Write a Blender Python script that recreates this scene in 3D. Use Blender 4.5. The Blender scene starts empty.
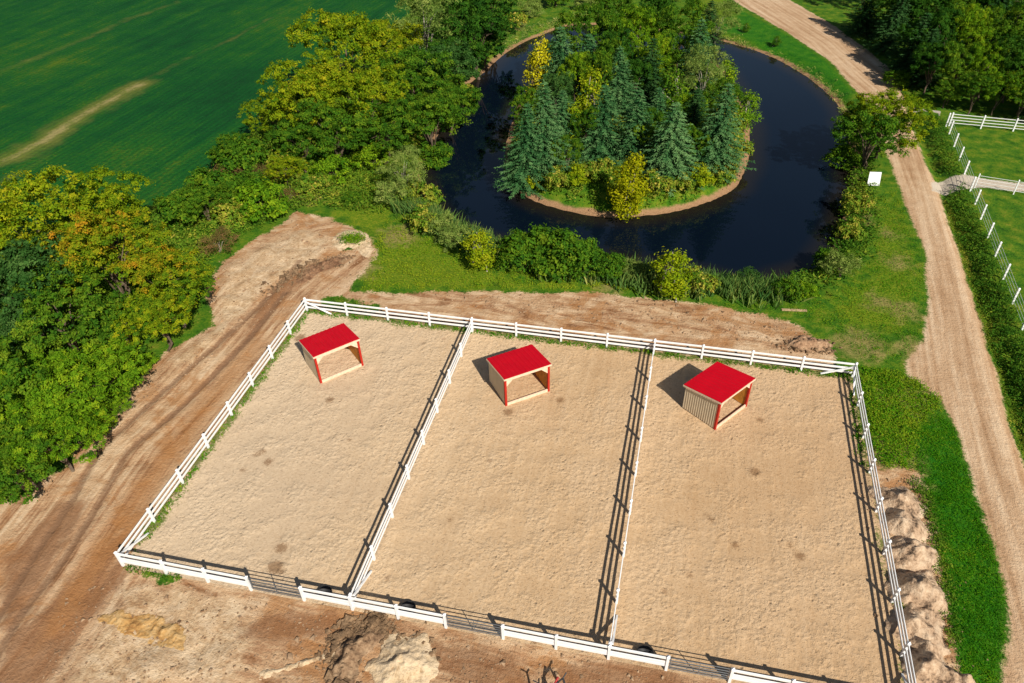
import bpy, math, random
import numpy as np

SC = bpy.context.scene
COL = SC.collection
RNG = np.random.default_rng(7)

# ------------------------------------------------------------------ camera
CAM_POS = np.array([27.2514, -42.3660, 35.2356])
YAW, PITCH, ROLL, FPX = -.2435, .6873, -.0343, 741.8
cy_, sy_, cp_, sp_ = math.cos(YAW), math.sin(YAW), math.cos(PITCH), math.sin(PITCH)
FWD = np.array([sy_*cp_, cy_*cp_, -sp_])
r0 = np.array([cy_, -sy_, 0.]); u0 = np.cross(r0, FWD)
RIGHT = math.cos(ROLL)*r0 + math.sin(ROLL)*u0
UP = -math.sin(ROLL)*r0 + math.cos(ROLL)*u0
cam_data = bpy.data.cameras.new("camera")
cam = bpy.data.objects.new("camera", cam_data); COL.objects.link(cam)
from mathutils import Matrix, Vector
cam.matrix_world = Matrix(((RIGHT[0], UP[0], -FWD[0], CAM_POS[0]), (RIGHT[1], UP[1], -FWD[1], CAM_POS[1]),
                           (RIGHT[2], UP[2], -FWD[2], CAM_POS[2]), (0, 0, 0, 1)))
cam_data.sensor_width = 36.0
cam_data.lens = FPX/1024*36.0
cam_data.clip_start = .5; cam_data.clip_end = 3000
SC.camera = cam

# ------------------------------------------------------------------ world, sun, exposure
SUN_AZ, SUN_EL = math.radians(-48.0), math.radians(39.0)     # azimuth from +x, counter-clockwise
sd = np.array([math.cos(SUN_AZ)*math.cos(SUN_EL), math.sin(SUN_AZ)*math.cos(SUN_EL), math.sin(SUN_EL)])
W = bpy.data.worlds.new("World"); SC.world = W; W.use_nodes = True
wn = W.node_tree
sky = wn.nodes.new("ShaderNodeTexSky"); sky.sky_type = 'NISHITA'; sky.sun_disc = False
sky.sun_elevation = SUN_EL; sky.sun_rotation = math.atan2(sd[0], sd[1])
sky.air_density = 1.0; sky.dust_density = .6
wn.links.new(sky.outputs[0], wn.nodes["Background"].inputs[0])
wn.nodes["Background"].inputs[1].default_value = .05
sl = bpy.data.lights.new("sun", 'SUN'); sl.energy = 5.0; sl.angle = math.radians(.5); sl.color = (1, .94, .84)
sun = bpy.data.objects.new("sun", sl); COL.objects.link(sun)
sun.rotation_euler = Vector(sd).to_track_quat('Z', 'Y').to_euler()
SC.view_settings.view_transform = 'Standard'; SC.view_settings.look = 'None'
SC.view_settings.exposure = .38; SC.view_settings.gamma = 1; SC.view_settings.use_curve_mapping = False

# ------------------------------------------------------------------ helpers
def g(u, v, z=0.):
    """a point of the photograph on the level z, in metres"""
    d = FWD + (u-512)/FPX*RIGHT - (v-341.5)/FPX*UP
    t = (z-CAM_POS[2])/d[2]
    return CAM_POS + t*d
def gp(pts, z=0.): return np.array([g(u, v, z)[:2] for u, v in pts])
def pix(P):
    d = np.asarray(P)-CAM_POS; k = d@FWD
    return 512+FPX*(d@RIGHT)/k, 341.5-FPX*(d@UP)/k, k
def height_at(base, u, v):
    hs = np.arange(0, 22, .05)
    e = [math.hypot(*(np.array(pix([base[0], base[1], base[2]+h])[:2])-(u, v))) for h in hs]
    return float(hs[int(np.argmin(e))])

def tag(o, label=None, cat=None, group=None, kind=None):
    if label: o["label"] = label
    if cat: o["category"] = cat
    if group: o["group"] = group
    if kind: o["kind"] = kind
    return o
def thing(name, label, cat, loc=(0, 0, 0), rz=0., group=None):
    o = bpy.data.objects.new(name, None); COL.objects.link(o)
    o.location = loc; o.rotation_euler = (0, 0, rz); o.empty_display_size = .3
    return tag(o, label, cat, group)
def copy_tree(o, parent=None):
    c = o.copy(); COL.objects.link(c)
    if parent is not None: c.parent = parent
    for ch in o.children: copy_tree(ch, c)
    return c

def mesh_np(name, V, faces_flat, sizes, mats=(), attrs=None, smooth=False):
    me = bpy.data.meshes.new(name)
    V = np.asarray(V, np.float32); faces_flat = np.asarray(faces_flat, np.int32); sizes = np.asarray(sizes, np.int32)
    me.vertices.add(len(V)); me.vertices.foreach_set("co", V.ravel())
    me.loops.add(len(faces_flat)); me.loops.foreach_set("vertex_index", faces_flat)
    me.polygons.add(len(sizes))
    st = np.zeros(len(sizes), np.int32); st[1:] = np.cumsum(sizes)[:-1]
    me.polygons.foreach_set("loop_start", st)
    try: me.polygons.foreach_set("loop_total", sizes)
    except Exception: pass
    me.polygons.foreach_set("use_smooth", np.full(len(sizes), smooth))
    for m in mats: me.materials.append(m)
    for k, a in (attrs or {}).items():
        at = me.attributes.new(k, 'FLOAT', 'POINT'); at.data.foreach_set("value", np.asarray(a, np.float32))
    me.update(calc_edges=True)
    return me
def link(name, me, parent=None):
    o = bpy.data.objects.new(name, me); COL.objects.link(o)
    if parent is not None: o.parent = parent
    return o

class MB:
    def __init__(s): s.v = []; s.f = []
    def add(s, vs, fs):
        b = len(s.v); s.v += [tuple(map(float, p)) for p in vs]; s.f += [tuple(b+i for i in f) for f in fs]
    def hexa(s, p):      # 8 points: bottom 4 ccw, top 4 ccw
        s.add(p, [(3, 2, 1, 0), (4, 5, 6, 7), (0, 1, 5, 4), (1, 2, 6, 5), (2, 3, 7, 6), (3, 0, 4, 7)])
    def box(s, x0, x1, y0, y1, z0, z1):
        s.hexa([(x0, y0, z0), (x1, y0, z0), (x1, y1, z0), (x0, y1, z0), (x0, y0, z1), (x1, y0, z1), (x1, y1, z1), (x0, y1, z1)])
    def beam(s, p, q, w, h):
        p = np.array(p, float); q = np.array(q, float); d = q-p; d /= np.linalg.norm(d)
        up = np.array([0, 0, 1.]) if abs(d[2]) < .95 else np.array([1., 0, 0])
        a = np.cross(d, up); a /= np.linalg.norm(a); b = np.cross(a, d)
        a *= w/2; b *= h/2
        s.hexa([p-a-b, p+a-b, q+a-b, q-a-b, p-a+b, p+a+b, q+a+b, q-a+b])
    def tube(s, pts, rad, n=8, cap=True):
        pts = [np.array(p, float) for p in pts]; base = len(s.v)
        if not hasattr(rad, '__len__'): rad = [rad]*len(pts)
        for i, p in enumerate(pts):
            d = pts[min(i+1, len(pts)-1)]-pts[max(i-1, 0)]; d /= np.linalg.norm(d)+1e-9
            up = np.array([0, 0, 1.]) if abs(d[2]) < .9 else np.array([1., 0, 0])
            a = np.cross(d, up); a /= np.linalg.norm(a); b = np.cross(d, a)
            for k in range(n):
                t = 2*math.pi*k/n; s.v.append(tuple(p+rad[i]*(math.cos(t)*a+math.sin(t)*b)))
        for i in range(len(pts)-1):
            for k in range(n):
                k2 = (k+1) % n
                s.f.append((base+i*n+k, base+i*n+k2, base+(i+1)*n+k2, base+(i+1)*n+k))
        if cap:
            s.f.append(tuple(base+k for k in range(n))[::-1]); s.f.append(tuple(base+(len(pts)-1)*n+k for k in range(n)))
    def lathe(s, prof, n=24, c=(0, 0)):
        base = len(s.v)
        for r, z in prof:
            for k in range(n):
                t = 2*math.pi*k/n; s.v.append((c[0]+r*math.cos(t), c[1]+r*math.sin(t), z))
        for i in range(len(prof)-1):
            for k in range(n):
                k2 = (k+1) % n; s.f.append((base+i*n+k, base+i*n+k2, base+(i+1)*n+k2, base+(i+1)*n+k))
    def build(s, name, mat, parent=None, bevel=0., smooth=False):
        me = bpy.data.meshes.new(name); me.from_pydata(s.v, [], s.f); me.materials.append(mat); me.update()
        if smooth: me.polygons.foreach_set("use_smooth", [True]*len(me.polygons))
        o = link(name, me, parent)
        if bevel:
            b = o.modifiers.new("bevel", 'BEVEL'); b.width = bevel; b.segments = 1; b.limit_method = 'ANGLE'
        return o

# ---- value noise in numpy, for relief and ragged edges
_tab = np.random.default_rng(11).random((256, 256))
def vnoise(x, y):
    xi = np.floor(x).astype(int); yi = np.floor(y).astype(int); fx = x-xi; fy = y-yi
    fx = fx*fx*(3-2*fx); fy = fy*fy*(3-2*fy)
    a = _tab[xi % 256, yi % 256]; b = _tab[(xi+1) % 256, yi % 256]; c = _tab[xi % 256, (yi+1) % 256]; d = _tab[(xi+1) % 256, (yi+1) % 256]
    return (a*(1-fx)+b*fx)*(1-fy)+(c*(1-fx)+d*fx)*fy
def fbm(x, y, f, o=3):
    t = 0; a = .5; s = 0
    for i in range(o):
        t = t+a*(vnoise(x*f+17.3*i, y*f+9.1*i)-.5); s += a*.5; a *= .5; f *= 2.03
    return t/s              # about -1..1
def sstep(x, a, b):
    t = np.clip((x-a)/(b-a), 0, 1); return t*t*(3-2*t)

def seg_dist(P, A, B):
    d = B-A; L = (d@d)+1e-12
    t = np.clip(((P-A)@d)/L, 0, 1)
    e = P-A-t[:, None]*d
    return np.hypot(e[:, 0], e[:, 1]), t
def poly_sd(P, poly):
    """signed distance, positive inside"""
    D = np.full(len(P), 1e9); ins = np.zeros(len(P), bool); n = len(poly)
    for i in range(n):
        A, B = poly[i], poly[(i+1) % n]
        d, _ = seg_dist(P, A, B); D = np.minimum(D, d)
        if A[1] != B[1]:
            c = (A[1] > P[:, 1]) != (B[1] > P[:, 1])
            xi = A[0]+(P[:, 1]-A[1])/(B[1]-A[1])*(B[0]-A[0]); ins ^= c & (P[:, 0] < xi)
    return np.where(ins, D, -D)
def line_st(P, pl):
    """distance, signed side offset and arc length to a polyline"""
    D = np.full(len(P), 1e9); S = np.zeros(len(P)); T = np.zeros(len(P)); acc = 0
    for A, B in zip(pl[:-1], pl[1:]):
        d, t = seg_dist(P, A, B); L = np.linalg.norm(B-A); m = d < D
        D[m] = d[m]; S[m] = acc+t[m]*L
        cr = (B[0]-A[0])*(P[:, 1]-A[1])-(B[1]-A[1])*(P[:, 0]-A[0]); T[m] = np.where(cr > 0, d, -d)[m]
        acc += L
    return D, T, S
def smooth_poly(pts, closed=True, n=5):
    pts = np.asarray(pts); out = []; N = len(pts)
    for i in range(N if closed else N-1):
        p0 = pts[(i-1) % N] if closed or i > 0 else pts[i]; p1 = pts[i]; p2 = pts[(i+1) % N]
        p3 = pts[(i+2) % N] if closed or i+2 < N else pts[i+1]
        for k in range(n):
            t = k/n; out.append(.5*((2*p1)+(-p0+p2)*t+(2*p0-5*p1+4*p2-p3)*t*t+(-p0+3*p1-3*p2+p3)*t**3))
    if not closed: out.append(pts[-1])
    return np.array(out)

# ------------------------------------------------------------------ node helpers
class NT:
    def __init__(s, name):
        s.m = bpy.data.materials.new(name); s.m.use_nodes = True; s.t = s.m.node_tree
        s.out = s.t.nodes["Material Output"]; s.b = s.t.nodes["Principled BSDF"]
    def node(s, ty, **kw):
        n = s.t.nodes.new(ty)
        for k, v in kw.items(): setattr(n, k, v)
        return n
    def put(s, sock, v):
        if isinstance(v, bpy.types.NodeSocket): s.t.links.new(v, sock)
        elif v is not None:
            if isinstance(v, tuple) and len(v) == 3 and sock.type == 'RGBA': v = v+(1,)
            sock.default_value = v
    def math(s, op, a, b=None, c=None):
        n = s.node("ShaderNodeMath", operation=op); s.put(n.inputs[0], a); s.put(n.inputs[1], b); s.put(n.inputs[2], c); return n.outputs[0]
    def add(s, a, b): return s.math('ADD', a, b)
    def mul(s, a, b): return s.math('MULTIPLY', a, b)
    def attr(s, name): return s.node("ShaderNodeAttribute", attribute_name=name).outputs["Fac"]
    def pos(s): return s.node("ShaderNodeNewGeometry").outputs["Position"]
    def objc(s): return s.node("ShaderNodeTexCoord").outputs["Object"]
    def comb(s, x, y, z=0.):
        n = s.node("ShaderNodeCombineXYZ"); s.put(n.inputs[0], x); s.put(n.inputs[1], y); s.put(n.inputs[2], z); return n.outputs[0]
    def sep(s, v):
        n = s.node("ShaderNodeSeparateXYZ"); s.put(n.inputs[0], v); return n.outputs
    def vscale(s, v, sc):
        n = s.node("ShaderNodeMapping"); s.put(n.inputs[0], v); n.inputs["Scale"].default_value = sc; return n.outputs[0]
    def noise(s, v, scale, detail=3, rough=.55, dist=0.):
        n = s.node("ShaderNodeTexNoise"); s.put(n.inputs["Vector"], v); n.inputs["Scale"].default_value = scale
        n.inputs["Detail"].default_value = detail; n.inputs["Roughness"].default_value = rough; n.inputs["Distortion"].default_value = dist
        return n.outputs[0]
    def voro(s, v, scale, feature='F1', out=0):
        n = s.node("ShaderNodeTexVoronoi", feature=feature); s.put(n.inputs["Vector"], v); n.inputs["Scale"].default_value = scale; return n.outputs[out]
    def ss(s, x, a, b):
        n = s.node("ShaderNodeMapRange", interpolation_type='SMOOTHSTEP'); s.put(n.inputs[0], x)
        n.inputs[1].default_value = a; n.inputs[2].default_value = b; return n.outputs[0]
    def mix(s, f, a, b, blend='MIX'):
        n = s.node("ShaderNodeMix", data_type='RGBA', blend_type=blend)
        s.put(n.inputs[0], f); s.put(n.inputs[6], a); s.put(n.inputs[7], b); return n.outputs[2]
    def ramp(s, f, stops):
        n = s.node("ShaderNodeValToRGB"); s.put(n.inputs[0], f); e = n.color_ramp.elements
        while len(e) < len(stops): e.new(.5)
        for el, (p, c) in zip(e, stops): el.position = p; el.color = c+(1,) if len(c) == 3 else c
        return n.outputs[0]
    def bump(s, h, strength, dist, normal=None):
        n = s.node("ShaderNodeBump"); s.put(n.inputs["Height"], h); n.inputs["Strength"].default_value = strength
        n.inputs["Distance"].default_value = dist
        if normal is not None: s.put(n.inputs["Normal"], normal)
        return n.outputs[0]
    def fin(s, color, rough=.9, normal=None, spec=.2, metal=0.):
        s.put(s.b.inputs["Base Color"], color); s.put(s.b.inputs["Roughness"], rough)
        s.b.inputs["Specular IOR Level"].default_value = spec; s.b.inputs["Metallic"].default_value = metal
        if normal is not None: s.put(s.b.inputs["Normal"], normal)
        return s.m

# ------------------------------------------------------------------ ground layout (outlines in metres)
BAY = 3.416
BL = np.array([0., 0.]); BR = np.array([12*BAY, 0.])
FL = g(123.5, 565.5)[:2]
FRONT_PX = [(123.5, 565.5), (166.6, 574.9), (208.2, 582.7), (251, 591.3), (304.3, 601.1), (352.5, 610.6), (398.3, 619.2), (446.2, 627.4),
            (503.4, 638.4), (556, 648.6), (608.3, 659.1), (665.8, 670), (729, 681.8)]
FRONT = [g(*p)[:2] for p in FRONT_PX]
fdir = FRONT[-1]-FRONT[0]; fdir /= np.linalg.norm(fdir)
FRONT = [FRONT[0]+fdir*((p-FRONT[0])@fdir) for p in FRONT]
x_right = 40.80
FR = FRONT[0]+fdir*((x_right-FRONT[0][0])/fdir[0])
last = FRONT[-1]
FRONT += [last+(FR-last)*k/3 for k in (1, 2)]+[FR]
PEN = np.array([BL, BR, FR, FRONT[0]])

WATER_Z = -.6
pond = smooth_poly(gp([(420, 178), (432, 208), (462, 231), (510, 246), (580, 256), (630, 263), (690, 273), (745, 283), (790, 276), (822, 262), (838, 235),
                       (847, 200), (851, 170), (849, 140), (842, 112), (820, 88), (792, 68), (762, 54), (728, 43), (690, 35), (640, 29), (600, 25),
                       (565, 27), (535, 38), (508, 52), (490, 68), (470, 85), (455, 108), (436, 140)], WATER_Z))
island = smooth_poly(gp([(507, 180), (530, 199), (560, 210), (600, 217), (640, 217), (680, 211), (712, 201), (736, 187), (748, 160), (750, 128), (738, 95),
                         (722, 68), (690, 55), (640, 50), (590, 52), (550, 62), (528, 85), (512, 120), (504, 155)], WATER_Z))
road = gp([(722, -6), (790, 34), (830, 61), (856, 90), (874, 112), (886, 150), (894, 172), (906, 206), (925, 250), (928, 300), (924, 338), (906, 362), (908, 376), (938, 398),
           (955, 425), (966, 462), (978, 500), (992, 545), (1005, 592), (1006, 640), (1000, 700), (985, 800), (1200, 800), (1110, 690), (1070, 580), (1030, 470), (1010, 420),
           (1000, 380), (982, 320), (967, 270), (951, 225), (938, 183), (926, 160), (913, 120), (904, 97), (893, 72), (868, 50), (828, 22), (790, 0), (772, -8),
           (690, -60), (640, -85), (560, -90), (640, -50)])
road_mid = gp([(640, -60), (745, -8), (825, 42), (882, 92), (905, 140), (922, 190), (940, 250), (955, 310), (970, 380), (990, 450), (1015, 540), (1040, 640), (1060, 780)])
drive = gp([(932, 180), (946, 177), (965, 175), (985, 179), (1024, 183), (1100, 190), (1100, 199), (1024, 192), (985, 187), (965, 189), (946, 190), (932, 190)])
field = gp([(-120, 240), (60, 222), (150, 208), (212, 172), (258, 128), (310, 90), (360, 52), (404, 18), (432, -8), (470, -40), (300, -110), (-160, -70)])
soil = gp([(-160, 575), (0, 503), (60, 470), (85, 440), (115, 405), (140, 375), (180, 346), (214, 325), (207, 290), (222, 262), (255, 240), (298, 211), (330, 219), (366, 234),
           (375, 256), (360, 276), (352, 291), (420, 293), (500, 291), (600, 294), (680, 301), (760, 313), (800, 326), (826, 344), (830, 352), (830, 420), (880, 468),
           (916, 470), (930, 520), (943, 590), (955, 650), (965, 720), (960, 800), (700, 900), (0, 800), (-160, 700)])
verge_discs = [(348, 244, .9), (362, 244, .6), (335, 303, 1.1), (352, 306, .8), (372, 308, .6), (152, 569, .4), (170, 577, .3), (120, 392, .6), (80, 430, .9)]
lush = gp([(918, 425), (940, 414), (954, 425), (965, 460), (977, 500), (991, 545), (1003, 590), (1003, 640), (997, 700), (959, 700), (951, 640), (941, 600), (931, 545), (921, 490), (914, 450)])
lawn = gp([(865, 195), (893, 180), (905, 206), (924, 250), (926, 300), (922, 338), (880, 330), (830, 318), (835, 300), (862, 270), (866, 230)])
lawn2 = gp([(690, 5), (722, 0), (790, 36), (828, 62), (853, 92), (848, 100), (820, 78), (780, 55), (735, 33), (700, 30)])
dry_discs = [(890, 470, 2.2), (900, 455, 1.5), (915, 350, 1.6), (860, 345, 2.), (940, 390, 1.5), (905, 400, 1.8), (365, 270, 1.2), (897, 262, 1.3), (905, 312, 1.4), (880, 302, 1.2), (890, 235, 1.), (830, 250, 1.), (860, 215, 1.5), (780, 60, 1.6), (820, 90, 1.5),
             (610, 288, 1.2), (980, 380, .8), (962, 300, .9), (310, 195, 1.5), (400, 235, 2.0), (500, 25, 4), (760, 55, 2)]
wet_polys = [gp([(0, 560), (60, 500), (95, 500), (60, 560), (30, 610), (0, 640)]), gp([(118, 560), (132, 572), (90, 630), (50, 683), (0, 720), (-60, 720), (0, 660), (60, 600)]), gp([(420, 640), (520, 650), (540, 690), (450, 690)]),
             gp([(266, 292), (285, 276), (310, 264), (338, 256), (350, 256), (345, 264), (318, 276), (296, 288), (280, 305), (262, 330), (240, 350), (225, 362), (245, 330)]),
             gp([(0, 640), (60, 590), (110, 540), (150, 520), (120, 560), (80, 610), (40, 660), (0, 700)]),
             gp([(560, 665), (610, 655), (680, 668), (690, 700), (560, 700)]),
             gp([(258, 610), (330, 608), (410, 618), (420, 635), (350, 640), (280, 645), (240, 640)]),
             gp([(770, 345), (800, 330), (828, 342), (815, 352), (780, 352)]),
             gp([(60, 600), (110, 560), (150, 545), (120, 580), (90, 620), (60, 660), (20, 690), (0, 690)])]
pale_polys = [gp([(225, 270), (262, 246), (310, 228), (335, 240), (315, 262), (275, 285), (240, 320), (215, 345), (180, 370), (170, 365), (215, 325)]),
              gp([(120, 590), (175, 585), (240, 600), (260, 640), (225, 690), (60, 690), (90, 650)]),
              gp([(905, 360), (930, 350), (950, 395), (935, 400), (912, 380)])]
orange_poly = gp([(258, 330), (215, 378), (150, 458), (110, 512), (60, 585), (30, 650), (70, 630), (122, 552), (165, 482), (215, 412), (268, 342)])
rut_a = gp([(300, 262), (258, 308), (217, 345), (167, 388), (100, 448), (72, 500), (36, 552), (7, 602), (-40, 680)])
rut_b = gp([(285, 292), (262, 322), (240, 348), (180, 408), (127, 451), (97, 506), (66, 556), (27, 606), (-10, 665)])
track_mid = gp([(330, 250), (280, 288), (240, 335), (190, 390), (130, 450), (80, 520), (30, 590), (-30, 670), (-80, 740)])
streaks = [gp([(-30, 90), (0, 72), (30, 60), (75, 42), (130, 18), (180, 2)]), gp([(10, 158), (45, 140), (70, 122), (100, 105), (140, 85)]),
           gp([(140, 85), (180, 62), (230, 40), (290, 8)]), gp([(0, 185), (20, 172), (50, 155)])]
ditch = gp([(908, 104), (918, 125), (930, 150), (940, 172), (950, 200), (968, 250), (985, 300), (1003, 355), (1022, 420), (1050, 500)])

def axis(segs):
    out = []
    for a, b, st in segs: out += list(np.arange(a, b-1e-6, st))
    return np.array(out+[segs[-1][1]])
XS = axis([(-112, -16, .7), (-16, 52, .25), (52, 92, .5)])
YS = axis([(-46, -34, .6), (-34, 18, .25), (18, 116, .6)])
GX, GY = np.meshgrid(XS, YS, indexing='ij')
P = np.stack([GX.ravel(), GY.ravel()], 1)
A = {}
A['sand'] = poly_sd(P, PEN)+.05
A['road'] = poly_sd(P, road)+.2*fbm(P[:, 0], P[:, 1], .35)
A['path'] = poly_sd(P, drive)+.25*fbm(P[:, 0], P[:, 1], .7)
sp = poly_sd(P, pond)+.35*fbm(P[:, 0], P[:, 1], .3)
si = poly_sd(P, island)+.25*fbm(P[:, 0]+40, P[:, 1], .3)
A['pond'] = sp; A['island'] = si
A['water'] = np.minimum(sp, -si)
A['field'] = poly_sd(P, field)+.4*fbm(P[:, 0], P[:, 1], .4)
so = poly_sd(P, soil)+.55*fbm(P[:, 0], P[:, 1], .45)
for u, v, r in verge_discs:
    c = g(u, v)[:2]; so = np.minimum(so, np.hypot(P[:, 0]-c[0], P[:, 1]-c[1])-r+.4*fbm(P[:, 0], P[:, 1], 1.2))
A['soil'] = so
A['lush'] = np.maximum(np.maximum(poly_sd(P, lush), poly_sd(P, lawn)-2.2), poly_sd(P, lawn2))
dry = np.full(len(P), -9.)
for u, v, r in dry_discs:
    c = g(u, v)[:2]; dry = np.maximum(dry, r-np.hypot(P[:, 0]-c[0], P[:, 1]-c[1]))
A['dry'] = dry
A['wet'] = np.max([poly_sd(P, w) for w in wet_polys], axis=0)
A['pale'] = np.max([poly_sd(P, w) for w in pale_polys], axis=0)
dung = np.full(len(P), -9.)
for u, v, r in [(281, 548, .42), (275, 567, .5), (281, 571, .3), (262, 452, .3), (268, 462, .35), (256, 455, .25), (243, 470, .25), (755, 472, .4), (735, 545, .3), (800, 556, .35), (712, 520, .25), (706, 515, .2), (640, 480, .2), (690, 575, .25), (300, 338, .5), (345, 345, .4), (330, 400, .35), (560, 400, .35), (508, 412, .4), (760, 420, .3), (790, 545, .25), (536, 640, .3), (450, 520, .2), (350, 440, .2)]:
    c = g(u, v)[:2]; dung = np.maximum(dung, r-np.hypot(P[:, 0]-c[0], P[:, 1]-c[1]))
A['dung'] = dung
yel = [gp([(372, 262), (392, 225), (420, 232), (450, 252), (520, 278), (640, 288), (690, 300), (600, 292), (420, 291), (362, 288)]), gp([(350, 150), (385, 150), (395, 215), (372, 240), (335, 215)]), gp([(875, 215), (900, 210), (918, 270), (915, 330), (870, 335), (835, 312), (868, 270)]), gp([(690, 0), (722, -4), (740, 16), (705, 22)])]
A['yel'] = np.max([poly_sd(P, q) for q in yel], axis=0)
A['orange'] = poly_sd(P, orange_poly)
A['rut'] = np.minimum(line_st(P, rut_a)[0], line_st(P, rut_b)[0])
_, A['tt'], A['ts'] = line_st(P, track_mid)
_, A['rt'], A['rs'] = line_st(P, road_mid)
A['streak'] = np.min([line_st(P, s_)[0]+(2.4 if i == 2 else (0.0 if i == 1 else 1.9)) for i, s_ in enumerate(streaks)], axis=0)
A['verge'] = np.abs(A['sand'])+np.where(P[:, 1] < -22.5, 1.2, 0)+np.where(P[:, 0] > 40, .25, 0)

def height(P, A):
    w = A['water']; x, y = P[:, 0], P[:, 1]
    top = np.where(A['island'] > -1, .55+.02*np.clip(A['island'], 0, 12), 0.)
    rise = sstep(-w, 0, 2.6)
    H = np.where(w > 0, WATER_Z-.3*np.clip(w, 0, 5), WATER_Z+(top-WATER_Z)*rise)
    far = sstep(-w, 1.5, 4.)
    sm = sstep(A['soil'], 0, 1.2)*sstep(-A['sand'], 0.1, 1.)
    H += far*sm*(.07*fbm(x, y, .35)+.045*fbm(x, y, 1.3))
    rough = sm*sstep(A['pale'], -1.5, 1)
    H += rough*(.12+.16*fbm(x, y, .55)+.06*fbm(x, y, 1.6))
    H -= sm*.09*np.exp(-(A['rut']/.28)**2)
    H += sm*.03*np.exp(-((A['rut']-.45)/.2)**2)
    dd = line_st(P, ditch)[0]
    H -= .55*np.exp(-(dd/.8)**2)*far
    H += .02*fbm(x, y, .8)*sstep(A['sand'], .3, 2)
    gr = sstep(-A['soil'], 0, 1)*sstep(-A['sand'], 0, 1)*sstep(-A['road'], 0, 1.5)*far
    H += gr*(.10*fbm(x, y, .22)+.05*fbm(x, y, .9))
    return H
A['h'] = height(P, A)
from math import floor
def ground_h(x, y):
    i = min(max(np.searchsorted(XS, x)-1, 0), len(XS)-2); j = min(max(np.searchsorted(YS, y)-1, 0), len(YS)-2)
    ny = len(YS); fx = min(max((x-XS[i])/(XS[i+1]-XS[i]), 0), 1); fy = min(max((y-YS[j])/(YS[j+1]-YS[j]), 0), 1)
    h = A['h']; k = i*ny+j
    return float((h[k]*(1-fx)+h[k+ny]*fx)*(1-fy)+(h[k+1]*(1-fx)+h[k+ny+1]*fx)*fy)
def sample(name, x, y):
    i = min(max(np.searchsorted(XS, x)-1, 0), len(XS)-2); j = min(max(np.searchsorted(YS, y)-1, 0), len(YS)-2)
    return float(A[name][i*len(YS)+j])

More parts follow.
